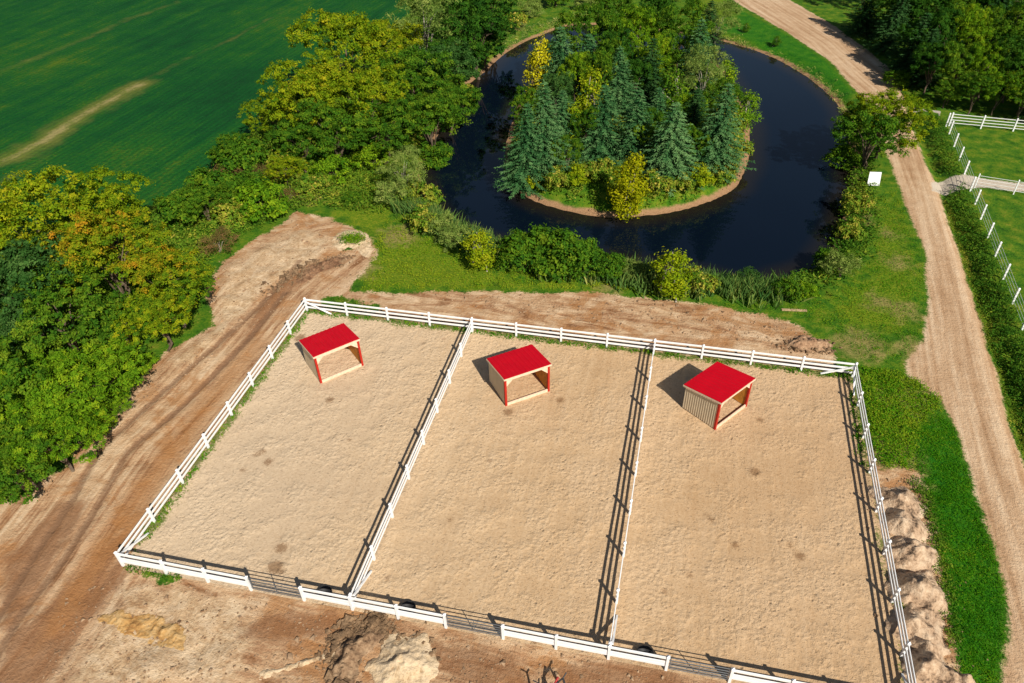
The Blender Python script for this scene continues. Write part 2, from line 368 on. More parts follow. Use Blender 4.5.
# ------------------------------------------------------------------ ground materials
def earth_material():
    n = NT("earth")
    p = n.pos(); px, py, pz = n.sep(p)
    big = n.noise(p, .12, 3); mid = n.noise(p, .9, 4, .6); fine = n.noise(p, 5.5, 4, .65); grit = n.noise(p, 16., 2, .6)
    # --- grass
    gcol = n.ramp(n.add(n.mul(mid, .65), n.mul(fine, .35)), [(.33, (.014, .055, .003)), (.45, (.040, .120, .005)), (.55, (.090, .158, .007)), (.68, (.190, .190, .020))])
    lushc = n.ramp(n.add(n.mul(mid, .4), n.mul(fine, .6)), [(.36, (.006, .055, .002)), (.48, (.015, .115, .003)), (.60, (.042, .155, .004)), (.70, (.09, .17, .010))])
    lf = n.ss(n.add(n.attr('lush'), n.mul(n.add(mid, -.5), 2.2)), -.4, .5)
    gcol = n.mix(n.mul(lf, .9), gcol, lushc)
    yf = n.ss(n.add(n.attr('yel'), n.mul(n.add(mid, -.5), 5.)), -.8, 1.2)
    gcol = n.mix(n.mul(yf, .75), gcol, n.ramp(fine, [(.35, (.055, .125, .004)), (.5, (.125, .185, .006)), (.66, (.21, .215, .014))]))
    dryc = n.ramp(fine, [(.3, (.16, .12, .035)), (.55, (.27, .21, .075)), (.75, (.36, .27, .13))])
    df = n.ss(n.add(n.attr('dry'), n.mul(n.add(mid, -.5), 4.5)), -.6, 1.2)
    gcol = n.mix(n.mul(df, .75), gcol, dryc)
    # --- soil, streaked along the wheel tracks
    tv = n.comb(n.mul(n.attr('ts'), .07), n.mul(n.attr('tt'), 1.25)); tn = n.noise(tv, 1.3, 5, .68, .7)
    tw = n.ss(n.math('ABSOLUTE', n.attr('tt')), 8., 4.)
    bv = n.comb(n.mul(px, .20), n.mul(py, .80)); bn = n.noise(bv, 1.2, 5, .68, 1.1)
    sn = n.mix(tw, bn, tn)
    sn = n.add(n.mul(sn, .62), n.add(n.mul(mid, .25), n.mul(fine, .13)))
    scol = n.ramp(sn, [(.38, (.200, .092, .038)), (.45, (.355, .200, .105)), (.51, (.46, .295, .165)), (.59, (.58, .415, .26))])
    orange = n.ss(n.noise(p, .26, 4, .65, .9), .50, .62)
    scol = n.mix(n.mul(orange, .6), scol, (.34, .150, .048))
    pf = n.ss(n.add(n.attr('pale'), n.mul(n.add(mid, -.5), 2.5)), -.5, .9)
    palec = n.ramp(n.add(n.mul(n.noise(p, .75, 5, .65, 1.2), .65), n.mul(fine, .35)), [(.37, (.32, .195, .10)), (.47, (.49, .345, .20)), (.60, (.66, .51, .335))])
    scol = n.mix(n.mul(pf, .75), scol, palec)
    wf = n.ss(n.add(n.attr('wet'), n.mul(n.add(mid, -.5), 2.4)), -.2, .6)
    scol = n.mix(n.mul(wf, n.add(.45, n.mul(tn, .6))), scol, n.mix(fine, (.14, .062, .028), (.29, .135, .058)))
    of = n.ss(n.add(n.attr('orange'), n.mul(n.add(n.add(n.mul(tn, .6), n.mul(mid, .4)), -.5), 4.5)), -.4, .9)
    scol = n.mix(n.mul(of, .62), scol, n.mix(fine, (.27, .105, .030), (.40, .19, .065)))
    rf = n.ss(n.add(n.attr('rut'), n.mul(n.add(fine, -.5), .35)), .36, .12)
    scol = n.mix(n.mul(rf, n.add(.42, n.mul(big, .6))), scol, (.19, .105, .058))
    scol = n.mix(n.mul(n.ss(grit, .56, .74), .35), scol, (.16, .09, .05))
    # --- road
    rv = n.comb(n.mul(n.attr('rs'), .05), n.mul(n.attr('rt'), 1.1)); rn = n.noise(rv, 1.4, 4, .6, .2)
    rcol = n.ramp(n.add(n.mul(rn, .6), n.add(n.mul(mid, .2), n.mul(fine, .2))), [(.38, (.34, .20, .105)), (.49, (.46, .30, .175)), (.61, (.58, .42, .27))])
    rcol = n.mix(n.mul(n.ss(grit, .6, .75), .3), rcol, (.24, .15, .09))
    pcol = n.mix(fine, (.40, .33, .24), (.60, .52, .42))
    # --- put together
    smask = n.ss(n.add(n.attr('soil'), n.mul(n.add(n.add(n.mul(mid, .5), n.mul(fine, .5)), -.5), 2.6)), -.14, .18)
    col = n.mix(smask, gcol, scol)
    rmask = n.ss(n.add(n.attr('road'), n.mul(n.add(n.add(n.mul(mid, .5), n.mul(fine, .5)), -.5), 1.5)), -.16, .18)
    col = n.mix(rmask, col, rcol)
    dmask = n.ss(n.add(n.attr('path'), n.mul(n.add(fine, -.5), .9)), -.1, .12)
    col = n.mix(dmask, col, pcol)
    vmask = n.ss(n.add(n.attr('verge'), n.mul(n.add(n.add(mid, fine), -1.), 1.6)), .42, .1)
    col = n.mix(n.mul(vmask, .8), col, n.mix(fine, (.03, .085, .008), (.15, .17, .03)))
    shore = n.ss(n.add(n.attr('water'), n.mul(n.add(mid, -.5), .9)), -.95, -.55)
    col = n.mix(shore, col, n.mix(fine, (.20, .105, .05), (.40, .245, .13)))
    hgt = n.add(n.mul(mid, .5), n.add(n.mul(fine, .45), n.mul(grit, .2)))
    nb = n.bump(hgt, .9, .2)
    return n.fin(col, .93, nb, .12)
def sand_material():
    n = NT("paddock sand"); p = n.pos(); px, py, pz = n.sep(p)
    big = n.noise(p, .10, 3); mid = n.noise(p, .6, 3); fine = n.noise(p, 6.2, 3, .6, .9); grit = n.noise(p, 15., 2)
    drag = n.noise(n.comb(n.mul(px, 1.6), n.mul(py, .07)), 1.5, 3, .6, .3)
    f = n.add(n.mul(big, .42), n.add(n.mul(mid, .12), n.add(n.mul(drag, .16), n.mul(fine, .30))))
    col = n.ramp(f, [(.38, (.41, .255, .128)), (.48, (.495, .335, .187)), (.60, (.585, .425, .262))])
    spots = n.ss(n.voro(p, .55), .16, .05)
    spots = n.mul(spots, n.ss(n.noise(p, .5, 2), .5, .62))
    col = n.mix(n.mul(spots, .55), col, (.20, .095, .04))
    col = n.mix(n.mul(n.ss(fine, .62, .75), .28), col, (.25, .145, .075))
    col = n.mix(n.mul(n.ss(n.add(px, n.mul(n.add(big, -.5), 26.)), 24., 0.), .5), col, n.mix(fine, (.47, .375, .265), (.62, .515, .385)))
    brown_right = n.mul(n.ss(n.add(px, n.mul(n.add(big, -.5), 26.)), 12., 40.), .45)  # sand turns browner towards the right-hand pen
    col = n.mix(brown_right, col, n.mix(fine, (.37, .225, .115), (.50, .335, .20)))
    dm = n.ss(n.add(n.attr('dung'), n.mul(n.add(n.add(n.mul(fine, .6), n.mul(grit, .4)), -.5), 1.1)), -.05, .2)
    col = n.mix(n.mul(dm, .7), col, (.17, .085, .035))
    vm = n.ss(n.add(n.attr('verge'), n.mul(n.add(n.add(mid, fine), -1.), 1.8)), .5, .1)
    col = n.mix(n.mul(vm, .85), col, n.mix(grit, (.03, .085, .008), (.15, .17, .03)))
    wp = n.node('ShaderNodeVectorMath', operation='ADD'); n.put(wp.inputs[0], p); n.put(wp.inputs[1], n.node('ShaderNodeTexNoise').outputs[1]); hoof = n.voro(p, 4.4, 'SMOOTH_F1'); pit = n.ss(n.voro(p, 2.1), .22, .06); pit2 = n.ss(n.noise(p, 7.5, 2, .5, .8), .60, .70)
    hf = n.ss(n.add(n.mul(mid, .6), n.mul(big, .4)), .42, .58)
    h = n.add(n.mul(n.mul(hoof, hf), .9), n.add(n.mul(n.mul(fine, n.add(.35, hf)), .7), n.add(n.mul(drag, .25), n.add(n.mul(grit, .3), n.mul(n.add(n.mul(pit, hf), n.mul(pit2, .6)), -.55)))))
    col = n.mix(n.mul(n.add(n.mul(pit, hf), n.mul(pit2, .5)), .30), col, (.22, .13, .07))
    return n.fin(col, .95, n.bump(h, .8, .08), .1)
def field_material():
    n = NT("soybean rows"); p = n.pos()
    a = math.radians(62)          # direction of the rows
    dv = g(230, 40)[:2]-g(20, 150)[:2]; a = math.atan2(dv[1], dv[0])
    m = n.node("ShaderNodeVectorRotate", rotation_type='Z_AXIS'); n.put(m.inputs["Vector"], p); m.inputs["Angle"].default_value = -a
    q = m.outputs[0]; qx, qy, qz = n.sep(q)
    row = n.math('SINE', n.mul(n.add(qy, n.mul(n.noise(p, .5, 2), .5)), 2*math.pi/.76))
    strip = n.noise(n.comb(n.mul(qx, .035), n.mul(qy, .42)), 1., 4, .6, .3)
    big = n.noise(p, .035, 3, .6); fine = n.noise(p, 2.6, 4, .7); mid = n.noise(p, .35, 3)
    f = n.add(n.mul(strip, .26), n.add(n.mul(big, .30), n.add(n.mul(fine, .28), n.mul(mid, .16))))
    col = n.ramp(f, [(.39, (.002, .040, .008)), (.475, (.003, .064, .010)), (.545, (.012, .088, .008)), (.63, (.066, .118, .006))])
    col = n.mix(n.mul(n.ss(row, .2, -.9), n.mul(mid, .35)), col, (.004, .026, .006))
    st = n.ss(n.add(n.attr('streak'), n.mul(n.add(n.add(n.mul(mid, .6), n.mul(strip, .4)), -.5), 7.)), 3.2, .2)
    col = n.mix(n.mul(st, .62), col, n.mix(fine, (.10, .13, .012), (.24, .20, .045)))
    st2 = n.ss(n.add(n.attr('streak'), n.mul(n.add(n.add(n.mul(fine, .5), n.mul(mid, .5)), -.5), 5.)), .9, -.3)
    col = n.mix(n.mul(st2, .6), col, (.36, .28, .12))
    h = n.add(n.mul(row, .08), n.add(n.mul(fine, .9), n.mul(mid, .5)))
    return n.fin(col, .85, n.bump(h, .9, .22), .12)
def mud_material():
    n = NT("pond mud"); p = n.pos(); f = n.noise(p, 2.2, 4)
    return n.fin(n.ramp(f, [(.3, (.06, .035, .018)), (.7, (.22, .13, .07))]), .7, n.bump(f, .5, .1), .3)
def water_material():
    n = NT("pond water"); p = n.pos()
    f = n.noise(p, .05, 2); c = n.mix(f, (.001, .003, .008), (.003, .007, .014))
    sh = n.ss(n.attr('water'), 2.6, .1)
    c = n.mix(n.mul(sh, .7), c, (.018, .013, .006))
    h = n.noise(n.vscale(p, (1., 2.2, 1.)), 1.1, 3)
    n.b.inputs["IOR"].default_value = 1.33
    return n.fin(c, .02, n.bump(h, .02, .05), .5)
EARTH, SAND, FIELD, MUD, WATER = earth_material(), sand_material(), field_material(), mud_material(), water_material()

# ------------------------------------------------------------------ ground sheets: one grid, each cell cut along the outlines
NY = len(YS)
def partition(regions):
    """regions: [(name, signed field)] in order of priority; the last takes the rest"""
    nx = len(XS)
    ii, jj = np.meshgrid(np.arange(nx-1), np.arange(NY-1), indexing='ij')
    k0 = (ii*NY+jj).ravel(); Q = np.stack([k0, k0+NY, k0+NY+1, k0+1], 1)
    res = {}; open_cells = np.ones(len(Q), bool); cut = np.zeros(len(Q), bool)
    for name, f in regions[:-1]:
        s = f[Q] > 0; a = s.all(1) & open_cells; b = s.any(1) & ~s.all(1) & open_cells
        res[name] = Q[a]; open_cells &= ~a; cut |= b; open_cells &= ~b
    res[regions[-1][0]] = Q[open_cells]
    return res, Q[cut]
def make_sheets(regions, mats, zfield, attr_names):
    res, cells = partition(regions)
    names = list(A.keys())
    full = np.stack([P[:, 0], P[:, 1], zfield]+[A[k] for k in names]+[f for _, f in regions[:-1]], 1)
    nb = 3+len(names)
    polys = {n_: [] for n_, _ in regions}
    for c in cells:
        cur = [full[i] for i in c]
        for ri, (name, _) in enumerate(regions[:-1]):
            vals = [q[nb+ri] for q in cur]
            if all(v <= 0 for v in vals): continue
            if all(v > 0 for v in vals): polys[name].append(cur); cur = []; break
            ins, out = [], []
            for a_, b_ in zip(cur, cur[1:]+cur[:1]):
                va, vb = a_[nb+ri], b_[nb+ri]
                (ins if va > 0 else out).append(a_)
                if (va > 0) != (vb > 0):
                    t = va/(va-vb); m = a_+(b_-a_)*t; m = m.copy(); m[nb+ri] = 0; ins.append(m); out.append(m)
            if len(ins) > 2: polys[name].append(ins)
            cur = out
            if len(cur) < 3: cur = []; break
        if cur: polys[regions[-1][0]].append(cur)
    objs = {}
    for name, _ in regions:
        if name is None: continue
        q = res[name]; used, inv = np.unique(q.ravel(), return_inverse=True) if len(q) else (np.zeros(0, int), np.zeros(0, int))
        V = full[used] if len(used) else np.zeros((0, full.shape[1]))
        flat = list(inv); sizes = [4]*len(q); extra = []; base = len(V)
        key = {}
        for pl in polys[name]:
            idx = []
            for v in pl:
                kk = (round(v[0], 4), round(v[1], 4))
                if kk not in key: key[kk] = base+len(extra); extra.append(v)
                if not idx or idx[-1] != key[kk]: idx.append(key[kk])
            if len(idx) > 2 and idx[0] == idx[-1]: idx.pop()
            if len(idx) > 2: flat += idx; sizes.append(len(idx))
        if extra: V = np.concatenate([V, np.array(extra)]) if len(V) else np.array(extra)
        at = {k: V[:, 3+names.index(k)] for k in attr_names.get(name, names)}
        me = mesh_np(name, V[:, :3], flat, sizes, [mats[name]], at, smooth=True)
        objs[name] = tag(link(name, me), kind="structure")
    return objs
EA = ['soil', 'road', 'path', 'lush', 'dry', 'wet', 'pale', 'orange', 'yel', 'rut', 'tt', 'ts', 'rt', 'rs', 'verge', 'water']
REG = [("paddock_sand", A['sand']), ("dirt_road", A['road']), ("pond_bed", A['water']), ("island_ground", A['island']), ("driveway", A['path']),
       ("crop_field", A['field']), ("dirt_yard", A['soil']), ("ground", None)]
make_sheets(REG, {"paddock_sand": SAND, "dirt_road": EARTH, "pond_bed": MUD, "island_ground": EARTH, "driveway": EARTH, "crop_field": FIELD, "dirt_yard": EARTH, "ground": EARTH},
            A['h'], {"paddock_sand": ['verge', 'dung'], "pond_bed": ['water'], "crop_field": ['streak'], **{k: EA for k in ("dirt_road", "island_ground", "driveway", "dirt_yard", "ground")}})
make_sheets([("pond_water", A['pond']+1.2), (None, None)], {"pond_water": WATER}, np.full(len(P), WATER_Z), {"pond_water": ['water']})
# the land all round, out to the horizon
x0, x1, y0, y1 = XS[0], XS[-1], YS[0], YS[-1]; Bg = 1500.
Vo = [(-Bg, -Bg), (x0, -Bg), (x1, -Bg), (Bg, -Bg), (-Bg, y0), (x0, y0), (x1, y0), (Bg, y0), (-Bg, y1), (x0, y1), (x1, y1), (Bg, y1), (-Bg, Bg), (x0, Bg), (x1, Bg), (Bg, Bg)]
Fo = [(0, 1, 5, 4), (1, 2, 6, 5), (2, 3, 7, 6), (4, 5, 9, 8), (6, 7, 11, 10), (8, 9, 13, 12), (9, 10, 14, 13), (10, 11, 15, 14)]
far_at = {k: np.full(16, -30.) for k in EA}; far_at['rut'][:] = 30; far_at['verge'][:] = 30; far_at['tt'][:] = 30; far_at['rt'][:] = 30; far_at['lush'][:] = 1.
tag(link("far_ground", mesh_np("far_ground", [(a, b, 0) for a, b in Vo], [i for f in Fo for i in f], [4]*8, [EARTH], far_at)), kind="structure")

# ------------------------------------------------------------------ plain materials
def plain(name, col, rough=.6, spec=.3, metal=0., var=.12, scale=6., bump=0.):
    n = NT(name); p = n.objc(); f = n.noise(p, scale, 4, .6)
    dark = tuple(c*(1-var*2) for c in col); lite = tuple(min(1, c*(1+var)) for c in col)
    return n.fin(n.ramp(f, [(.3, dark), (.7, lite)]), rough, n.bump(f, .3, bump) if bump else None, spec, metal)
WHITE = plain("white vinyl", (.78, .78, .77), .45, .4, var=.05, scale=2.)
GALV = plain("galvanised tube", (.20, .21, .22), .45, .5, .55, .15)
RED_ROOF = plain("red roof metal", (.56, .002, .012), .5, .15, 0., .05, 1.2)
RED_TRIM = plain("red trim", (.40, .022, .012), .6, .15, var=.1)
TAN_METAL = plain("tan ribbed metal", (.50, .41, .28), .5, .35, var=.06, scale=2.)
CREAM = plain("cream lumber", (.70, .52, .37), .7, .2, var=.1)
PLY = plain("plywood lining", (.62, .29, .05), .7, .2, var=.18, scale=3.)
RUBBER = plain("black rubber", (.018, .018, .02), .6, .3, var=.2)
BLACK = plain("black steel", (.02, .018, .02), .5, .4, var=.2)
RED_STEEL = plain("red painted steel", (.40, .02, .02), .4, .4, var=.15)
CONC = plain("concrete", (.42, .37, .31), .85, .2, var=.15, bump=.02)
OLDWOOD = plain("weathered wood", (.42, .29, .16), .8, .2, var=.2, bump=.01)
BARK = plain("bark", (.13, .095, .065), .9, .1, var=.3, scale=4., bump=.05)
PALEBARK = plain("pale bark", (.34, .30, .24), .85, .1, var=.3, scale=4., bump=.03)

# ------------------------------------------------------------------ white rail fences
def post_mb(x, y, h, w=.13, z=0.):
    m = MB(); a = w/2
    m.box(x-a, x+a, y-a, y+a, z-.2, z+h)
    t = a+.02
    m.hexa([(x-t, y-t, z+h), (x+t, y-t, z+h), (x+t, y+t, z+h), (x-t, y+t, z+h)]+[(x+sx*.015, y+sy*.015, z+h+.07) for sx, sy in ((-1, -1), (1, -1), (1, 1), (-1, 1))])
    return m
def fence(label, pts, h=1.24, zs=(1.10, .74, .38), rail=(.045, .15), group="white rail fences round the sand pens", braces=(), skip=(), post_w=.13, offset=0.):
    pts = [np.array(p, float) for p in pts]
    c = pts[0]
    root = thing("fence", label, "fence", (c[0], c[1], 0), 0, group)
    L = [p-c for p in pts]
    for k, q in enumerate(L):
        if k in skip: continue
        post_mb(q[0], q[1], h, post_w).build("post", WHITE, root)
    for a, b in zip(L[:-1], L[1:]):
        d = (b-a)/np.linalg.norm(b-a)
        p, q = a+d*(post_w/2+.001), b-d*(post_w/2+.001)
        for z in zs:
            m = MB(); sag = RNG.normal(0, .008); m.beam((p[0], p[1], z+sag), (q[0], q[1], z+RNG.normal(0, .008)), *rail); m.build("rail", WHITE, root, .006)
    for at, direction, length, side in braces:
        s0 = L[at]; d = np.array(direction, float); d /= np.linalg.norm(d); nrm = np.array([-d[1], d[0]])*side
        m = MB(); a = s0+d*.07+nrm*.115; b = s0+d*length+nrm*.115
        m.beam((a[0], a[1], .98), (b[0], b[1], .03), .10, .10); m.build("brace", WHITE, root, .006)
    return root
def lerp_pts(a, b, n): return [np.array(a)+(np.array(b)-np.array(a))*k/n for k in range(n+1)]
back = lerp_pts(BL, BR, 12)
left = lerp_pts(BL, FRONT[0], 8); right = lerp_pts(BR, FR, 8)
D1b, D2b = back[4], back[8]; D1f, D2f = FRONT[5], FRONT[10]
fence("long white three-rail fence along the back of all three pens, nearest the pond", back, braces=[(0, (1, 0), 2.1, -1), (12, (-1, 0), 2.1, 1), (12, right[8]-right[0], 2.0, -1)])
fence("white rail fence down the left edge of the pens beside the wide dirt track", left[1:8], braces=[])
fence("white rail fence on the right edge of the pens beside the row of dirt piles", right[1:8], braces=[])
def rails_join(label_root, a, b): pass
fence("white divider fence between the left and middle pens, ending left of the middle gate", lerp_pts(D1b+(0, -.16), D1f+(-.0, .16), 8), braces=[(8, D1b-D1f, 2.2, -1)])
fence("white divider fence between the middle and right pens, casting a ladder-like shadow", lerp_pts(D2b+(0, -.16), D2f+(0, .16), 8), braces=[(8, D2b-D2f, 2.2, -1)])
FG = "white rail fences round the sand pens"
zf = (1.10, .68, .43)
fence("short white front fence section at the bottom left corner of the pens", FRONT[0:4], zs=zf, rail=(.045, .20), braces=[(0, left[0]-left[8], 2.2, -1)])
fence("white front fence section between the leftmost and middle gates", FRONT[4:8], zs=zf, rail=(.045, .20))
fence("white front fence section between the middle and rightmost gates", FRONT[8:12], zs=zf, rail=(.045, .20))
fence("white front fence section right of the last gate, running out of the bottom edge", FRONT[12:16], zs=zf, rail=(.045, .20), braces=[(3, right[0]-right[8], 2.0, 1)])
# first bay of the side fences belongs to the corner posts of the back fence
def corner_bay(root_label, a, b):
    for o in SC.objects:
        if o.get("label") == root_label:
            c = np.array(o.location[:2]); d = (b-a)/np.linalg.norm(b-a); p, q = a+d*.066-c, b-d*.066-c
            for z in (1.10, .74, .38):
                m = MB(); m.beam((p[0], p[1], z), (q[0], q[1], z), .045, .15); m.build("rail", WHITE, o, .006)
corner_bay("white rail fence down the left edge of the pens beside the wide dirt track", left[0], left[1])
corner_bay("white rail fence down the left edge of the pens beside the wide dirt track", left[7], left[8])
corner_bay("white rail fence on the right edge of the pens beside the row of dirt piles", right[7], right[8])
corner_bay("white rail fence on the right edge of the pens beside the row of dirt piles", right[0], right[1])

def gate(label, a, b):
    a = np.array(a); b = np.array(b); d = b-a; L = np.linalg.norm(d)-.26; rz = math.atan2(d[1], d[0]); s0 = a+d/np.linalg.norm(d)*.13
    r = thing("gate", label, "gate", (s0[0], s0[1], 0), rz, "metal gates in the front fence")
    for xe in (0, L):
        m = MB(); m.tube([(xe, 0, .16), (xe, 0, 1.2)], .026); m.build("end_tube", GALV, r)
    for z in (.18, .36, .54, .74, .95, 1.18):
        m = MB(); m.tube([(.02, 0, z), (L-.02, 0, z)], .022); m.build("bar", GALV, r)
    m = MB(); m.beam((L/2, .03, .16), (L/2, .03, 1.2), .04, .02); m.build("upright", GALV, r)
    for z in (.3, 1.05):
        m = MB(); m.tube([(-.12, 0, z), (0, 0, z)], .018); m.build("hinge", GALV, r)
gate("grey tube gate into the left pen, the leftmost of the three gates", FRONT[3], FRONT[4])
gate("grey tube gate into the middle pen, just right of the pale dirt mound", FRONT[7], FRONT[8])
gate("grey tube gate into the right pen at the bottom edge, the rightmost gate", FRONT[11], FRONT[12])

for (u, v), lab in (((327, 592), "low round black shape behind the front fence of the left pen"), ((410, 607), "low round black shape behind the front fence of the middle pen"),
                    ((645, 652), "low round black shape behind the front fence of the right pen")):
    p = g(u, v); t = thing("round_shape", lab, "tub", (p[0], p[1]-.22, 0), 0, "round black shapes inside the pens")  # low round black shapes just behind the front fence
    m = MB(); m.lathe([(.0, .01), (.34, .01), (.38, .24), (.41, .25), (.41, .28), (.37, .28), (.33, .05), (0, .05)], 28); m.build("shape_body", RUBBER, t, smooth=True)
    m = MB(); m.tube([(.39, -.1, .22), (.46, -.07, .22), (.46, .07, .22), (.39, .1, .22)], .015); m.build("side_loop", RUBBER, t)

# ------------------------------------------------------------------ run-in sheds
def corrugated(m, x0, x1, y, zf0, z1a, z1b, axis='x', period=.17, depth=.02, thick=.012):
    """ribbed sheet standing on a line; top goes from z1a to z1b"""
    n = int((x1-x0)/(period/4)); prof = []
    for i in range(n+1):
        t = x0+(x1-x0)*i/n; k = i % 4; off = depth if k in (1, 2) else 0.
        prof.append((t, off))
    vs = []
    for t, off in prof:
        zt = z1a+(z1b-z1a)*(t-x0)/(x1-x0)
        for side in (0, thick):
            for z in (zf0, zt):
                yy = y-off+side if True else 0
                vs.append((t, yy, z) if axis == 'x' else (yy, t, z))
    fs = []
    for i in range(n):
        a = i*4; b = a+4
        fs += [(a, b, b+1, a+1), (a+2, a+3, b+3, b+2), (a+1, b+1, b+3, a+3), (a, a+2, b+2, b)]
    m.add(vs, fs)
def shed_proto():
    Wd, Dp, HF, HR = 3.3, 2.7, 2.42, 1.97
    r = thing("run_in_shed", "", "shed", (0, 0, 0), 0, "red roofed sheds in the pens")
    y = lambda k: k
    hz = lambda yy: HF+(HR-HF)*yy/Dp
    # ribbed outer walls (local: front along +x at y=0, back at y=Dp)
    m = MB(); corrugated(m, 0.02, Dp-.02, 0, .06, hz(.02), hz(Dp-.02), 'y'); m.build("side_wall", TAN_METAL, r)
    m = MB(); corrugated(m, 0.02, Dp-.02, 0, .06, hz(.02), hz(Dp-.02), 'y'); m.v = [(Wd-vx, vy, vz) for vx, vy, vz in m.v]; m.f = [f[::-1] for f in m.f]; m.build("side_wall", TAN_METAL, r)
    m = MB(); corrugated(m, 0.02, Wd-.02, 0, .06, HR, HR, 'x'); m.v = [(vx, Dp-vy, vz) for vx, vy, vz in m.v]; m.f = [f[::-1] for f in m.f]; m.build("rear_wall", TAN_METAL, r)
    # plywood kick boards inside
    for xa in (.06, Wd-.09):
        m = MB(); m.hexa([(xa, .13, .05), (xa+.03, .13, .05), (xa+.03, Dp-.05, .05), (xa, Dp-.05, .05), (xa, .13, hz(.13)-.05), (xa+.03, .13, hz(.13)-.05), (xa+.03, Dp-.05, HR-.05), (xa, Dp-.05, HR-.05)])
        m.build("lining", PLY, r)
    m = MB(); m.box(.095, Wd-.095, Dp-.08, Dp-.05, .05, HR-.06); m.build("lining", PLY, r)
    for xa in (-.03, Wd-.12):
        m = MB(); m.box(xa, xa+.15, -.04, .11, -.1, HF-.02); m.build("corner_post", RED_TRIM, r, .006)
    m = MB(); m.box(.125, Wd-.125, -.01, .05, HF-.24, HF-.02); m.build("header", CREAM, r, .005)
    for xa, sg in ((.125, 1), (Wd-.125, -1)):
        m = MB(); z = HF-.24; q = [(xa, z), (xa+sg*.48, z), (xa, z-.48)]
        vs = [(a, .0, b) for a, b in q]+[(a, .045, b) for a, b in q]
        f = [(0, 1, 2), (5, 4, 3), (0, 3, 4, 1), (1, 4, 5, 2), (2, 5, 3, 0)]
        m.add(vs, f if sg < 0 else [k[::-1] for k in f]); m.build("knee_brace", CREAM, r)
    m = MB(); m.box(.125, Wd-.125, -.03, .05, -.05, .22); m.build("threshold", CREAM, r, .005)
    # roof: ribbed red metal on a slope, trim boards round it
    e, f0, b0 = .08, -.14, Dp+.12
    zt = lambda yy: hz(yy)+.03
    m = MB(); n = 66; vs = []; fs = []
    xs = np.linspace(-e, Wd+e, n+1)
    for i, xx in enumerate(xs):
        rib = .022 if i % 6 in (2, 3) else 0.
        for yy in (f0, b0):
            vs.append((xx, yy, zt(yy)+.10+rib))
            vs.append((xx, yy, zt(yy)+.08))
    for i in range(n):
        a = i*4; b = a+4
        fs += [(a, b, b+2, a+2), (a+1, a+3, b+3, b+1), (a, a+1, b+1, b), (a+2, b+2, b+3, a+3)]
    fs += [(0, 2, 3, 1), (4*n, 4*n+1, 4*n+3, 4*n+2)]
    m.add(vs, fs); roof = m.build("roof", RED_ROOF, r)
    m = MB(); m.beam((-e-.02, f0-.02, zt(f0)+.0), (Wd+e+.02, f0-.02, zt(f0)+.0), .03, .13); m.beam((-e-.02, b0+.02, zt(b0)), (Wd+e+.02, b0+.02, zt(b0)), .03, .13)
    m.build("fascia", CREAM, roof, .004)
    for xa in (-e-.021, Wd+e+.021):
        m = MB(); m.beam((xa, f0+.0, zt(f0)+.0), (xa, b0-.0, zt(b0)+.0), .03, .12); m.build("barge_board", CREAM, roof, .004)
    for xa in np.linspace(.3, Wd-.3, 5):
        m = MB(); m.beam((xa, .06, zt(.06)-.04), (xa, Dp-.1, zt(Dp-.1)-.04), .045, .13); m.build("rafter", CREAM, r)
    return r
proto = shed_proto()
for k, (x, y, a, lab) in enumerate([(4.61, -7.79, 46.5, "red roofed shed in the left pen, near the corner of the pens"),
                                    (17.99, -7.48, 37.5, "red roofed shed in the middle pen, between the two divider fences"),
                                    (31.78, -7.01, 52.5, "red roofed shed in the right pen, its ribbed tan side wall turned to view")]):
    o = proto if k == 0 else copy_tree(proto)
    o.location = (x, y, 0); o.rotation_euler.z = math.radians(a); o["label"] = lab

# ------------------------------------------------------------------ pasture fences right of the road
GR = "white four-rail fences of the far pasture"
pp = [(946, 126), (948.7, 134), (953.4, 146.8), (958.2, 160.5), (964.7, 174.8), (970.6, 191), (976.7, 204.3), (983.3, 219.5), (990.3, 238), (997.3, 257.3), (1005, 279.7), (1013, 304), (1022, 330), (1033, 361)]
P1 = [g(*q)[:2] for q in pp]; d1 = P1[-1]-P1[0]; d1 /= np.linalg.norm(d1); P1 = [P1[0]+d1*((q-P1[0])@d1) for q in P1]; P1 += [P1[-1]+d1*2.6*k for k in range(1, 6)]
fence("white post fence with thin rails beside the hedge along the dirt road, right edge", P1, h=1.45, zs=(1.3, .98, .66, .34), rail=(.018, .03), group=GR)
E0 = P1[0]+np.array([.35, .2]); e1 = g(1009, 132)[:2]; ed = (e1-g(946, 126)[:2]); ed /= np.linalg.norm(ed)
stp = np.linalg.norm(g(976.7, 127.5)[:2]-g(946, 126)[:2])
fence("white four-rail fence in front of the dark wood at the top right", [E0+ed*stp*k for k in range(5)], h=1.45, zs=(1.3, .98, .66, .34), rail=(.03, .07), group=GR)
q0 = g(971, 189)[:2]+d1*-.3+np.array([.35, .0]); q1 = g(1024, 196)[:2]; qd = (q1-q0); qd /= np.linalg.norm(qd)
fence("white rail fence along the pale driveway at the right edge", [q0+qd*3.3*k for k in range(4)], h=1.45, zs=(1.3, .98, .66, .34), rail=(.02, .04), post_w=.08, group=GR)

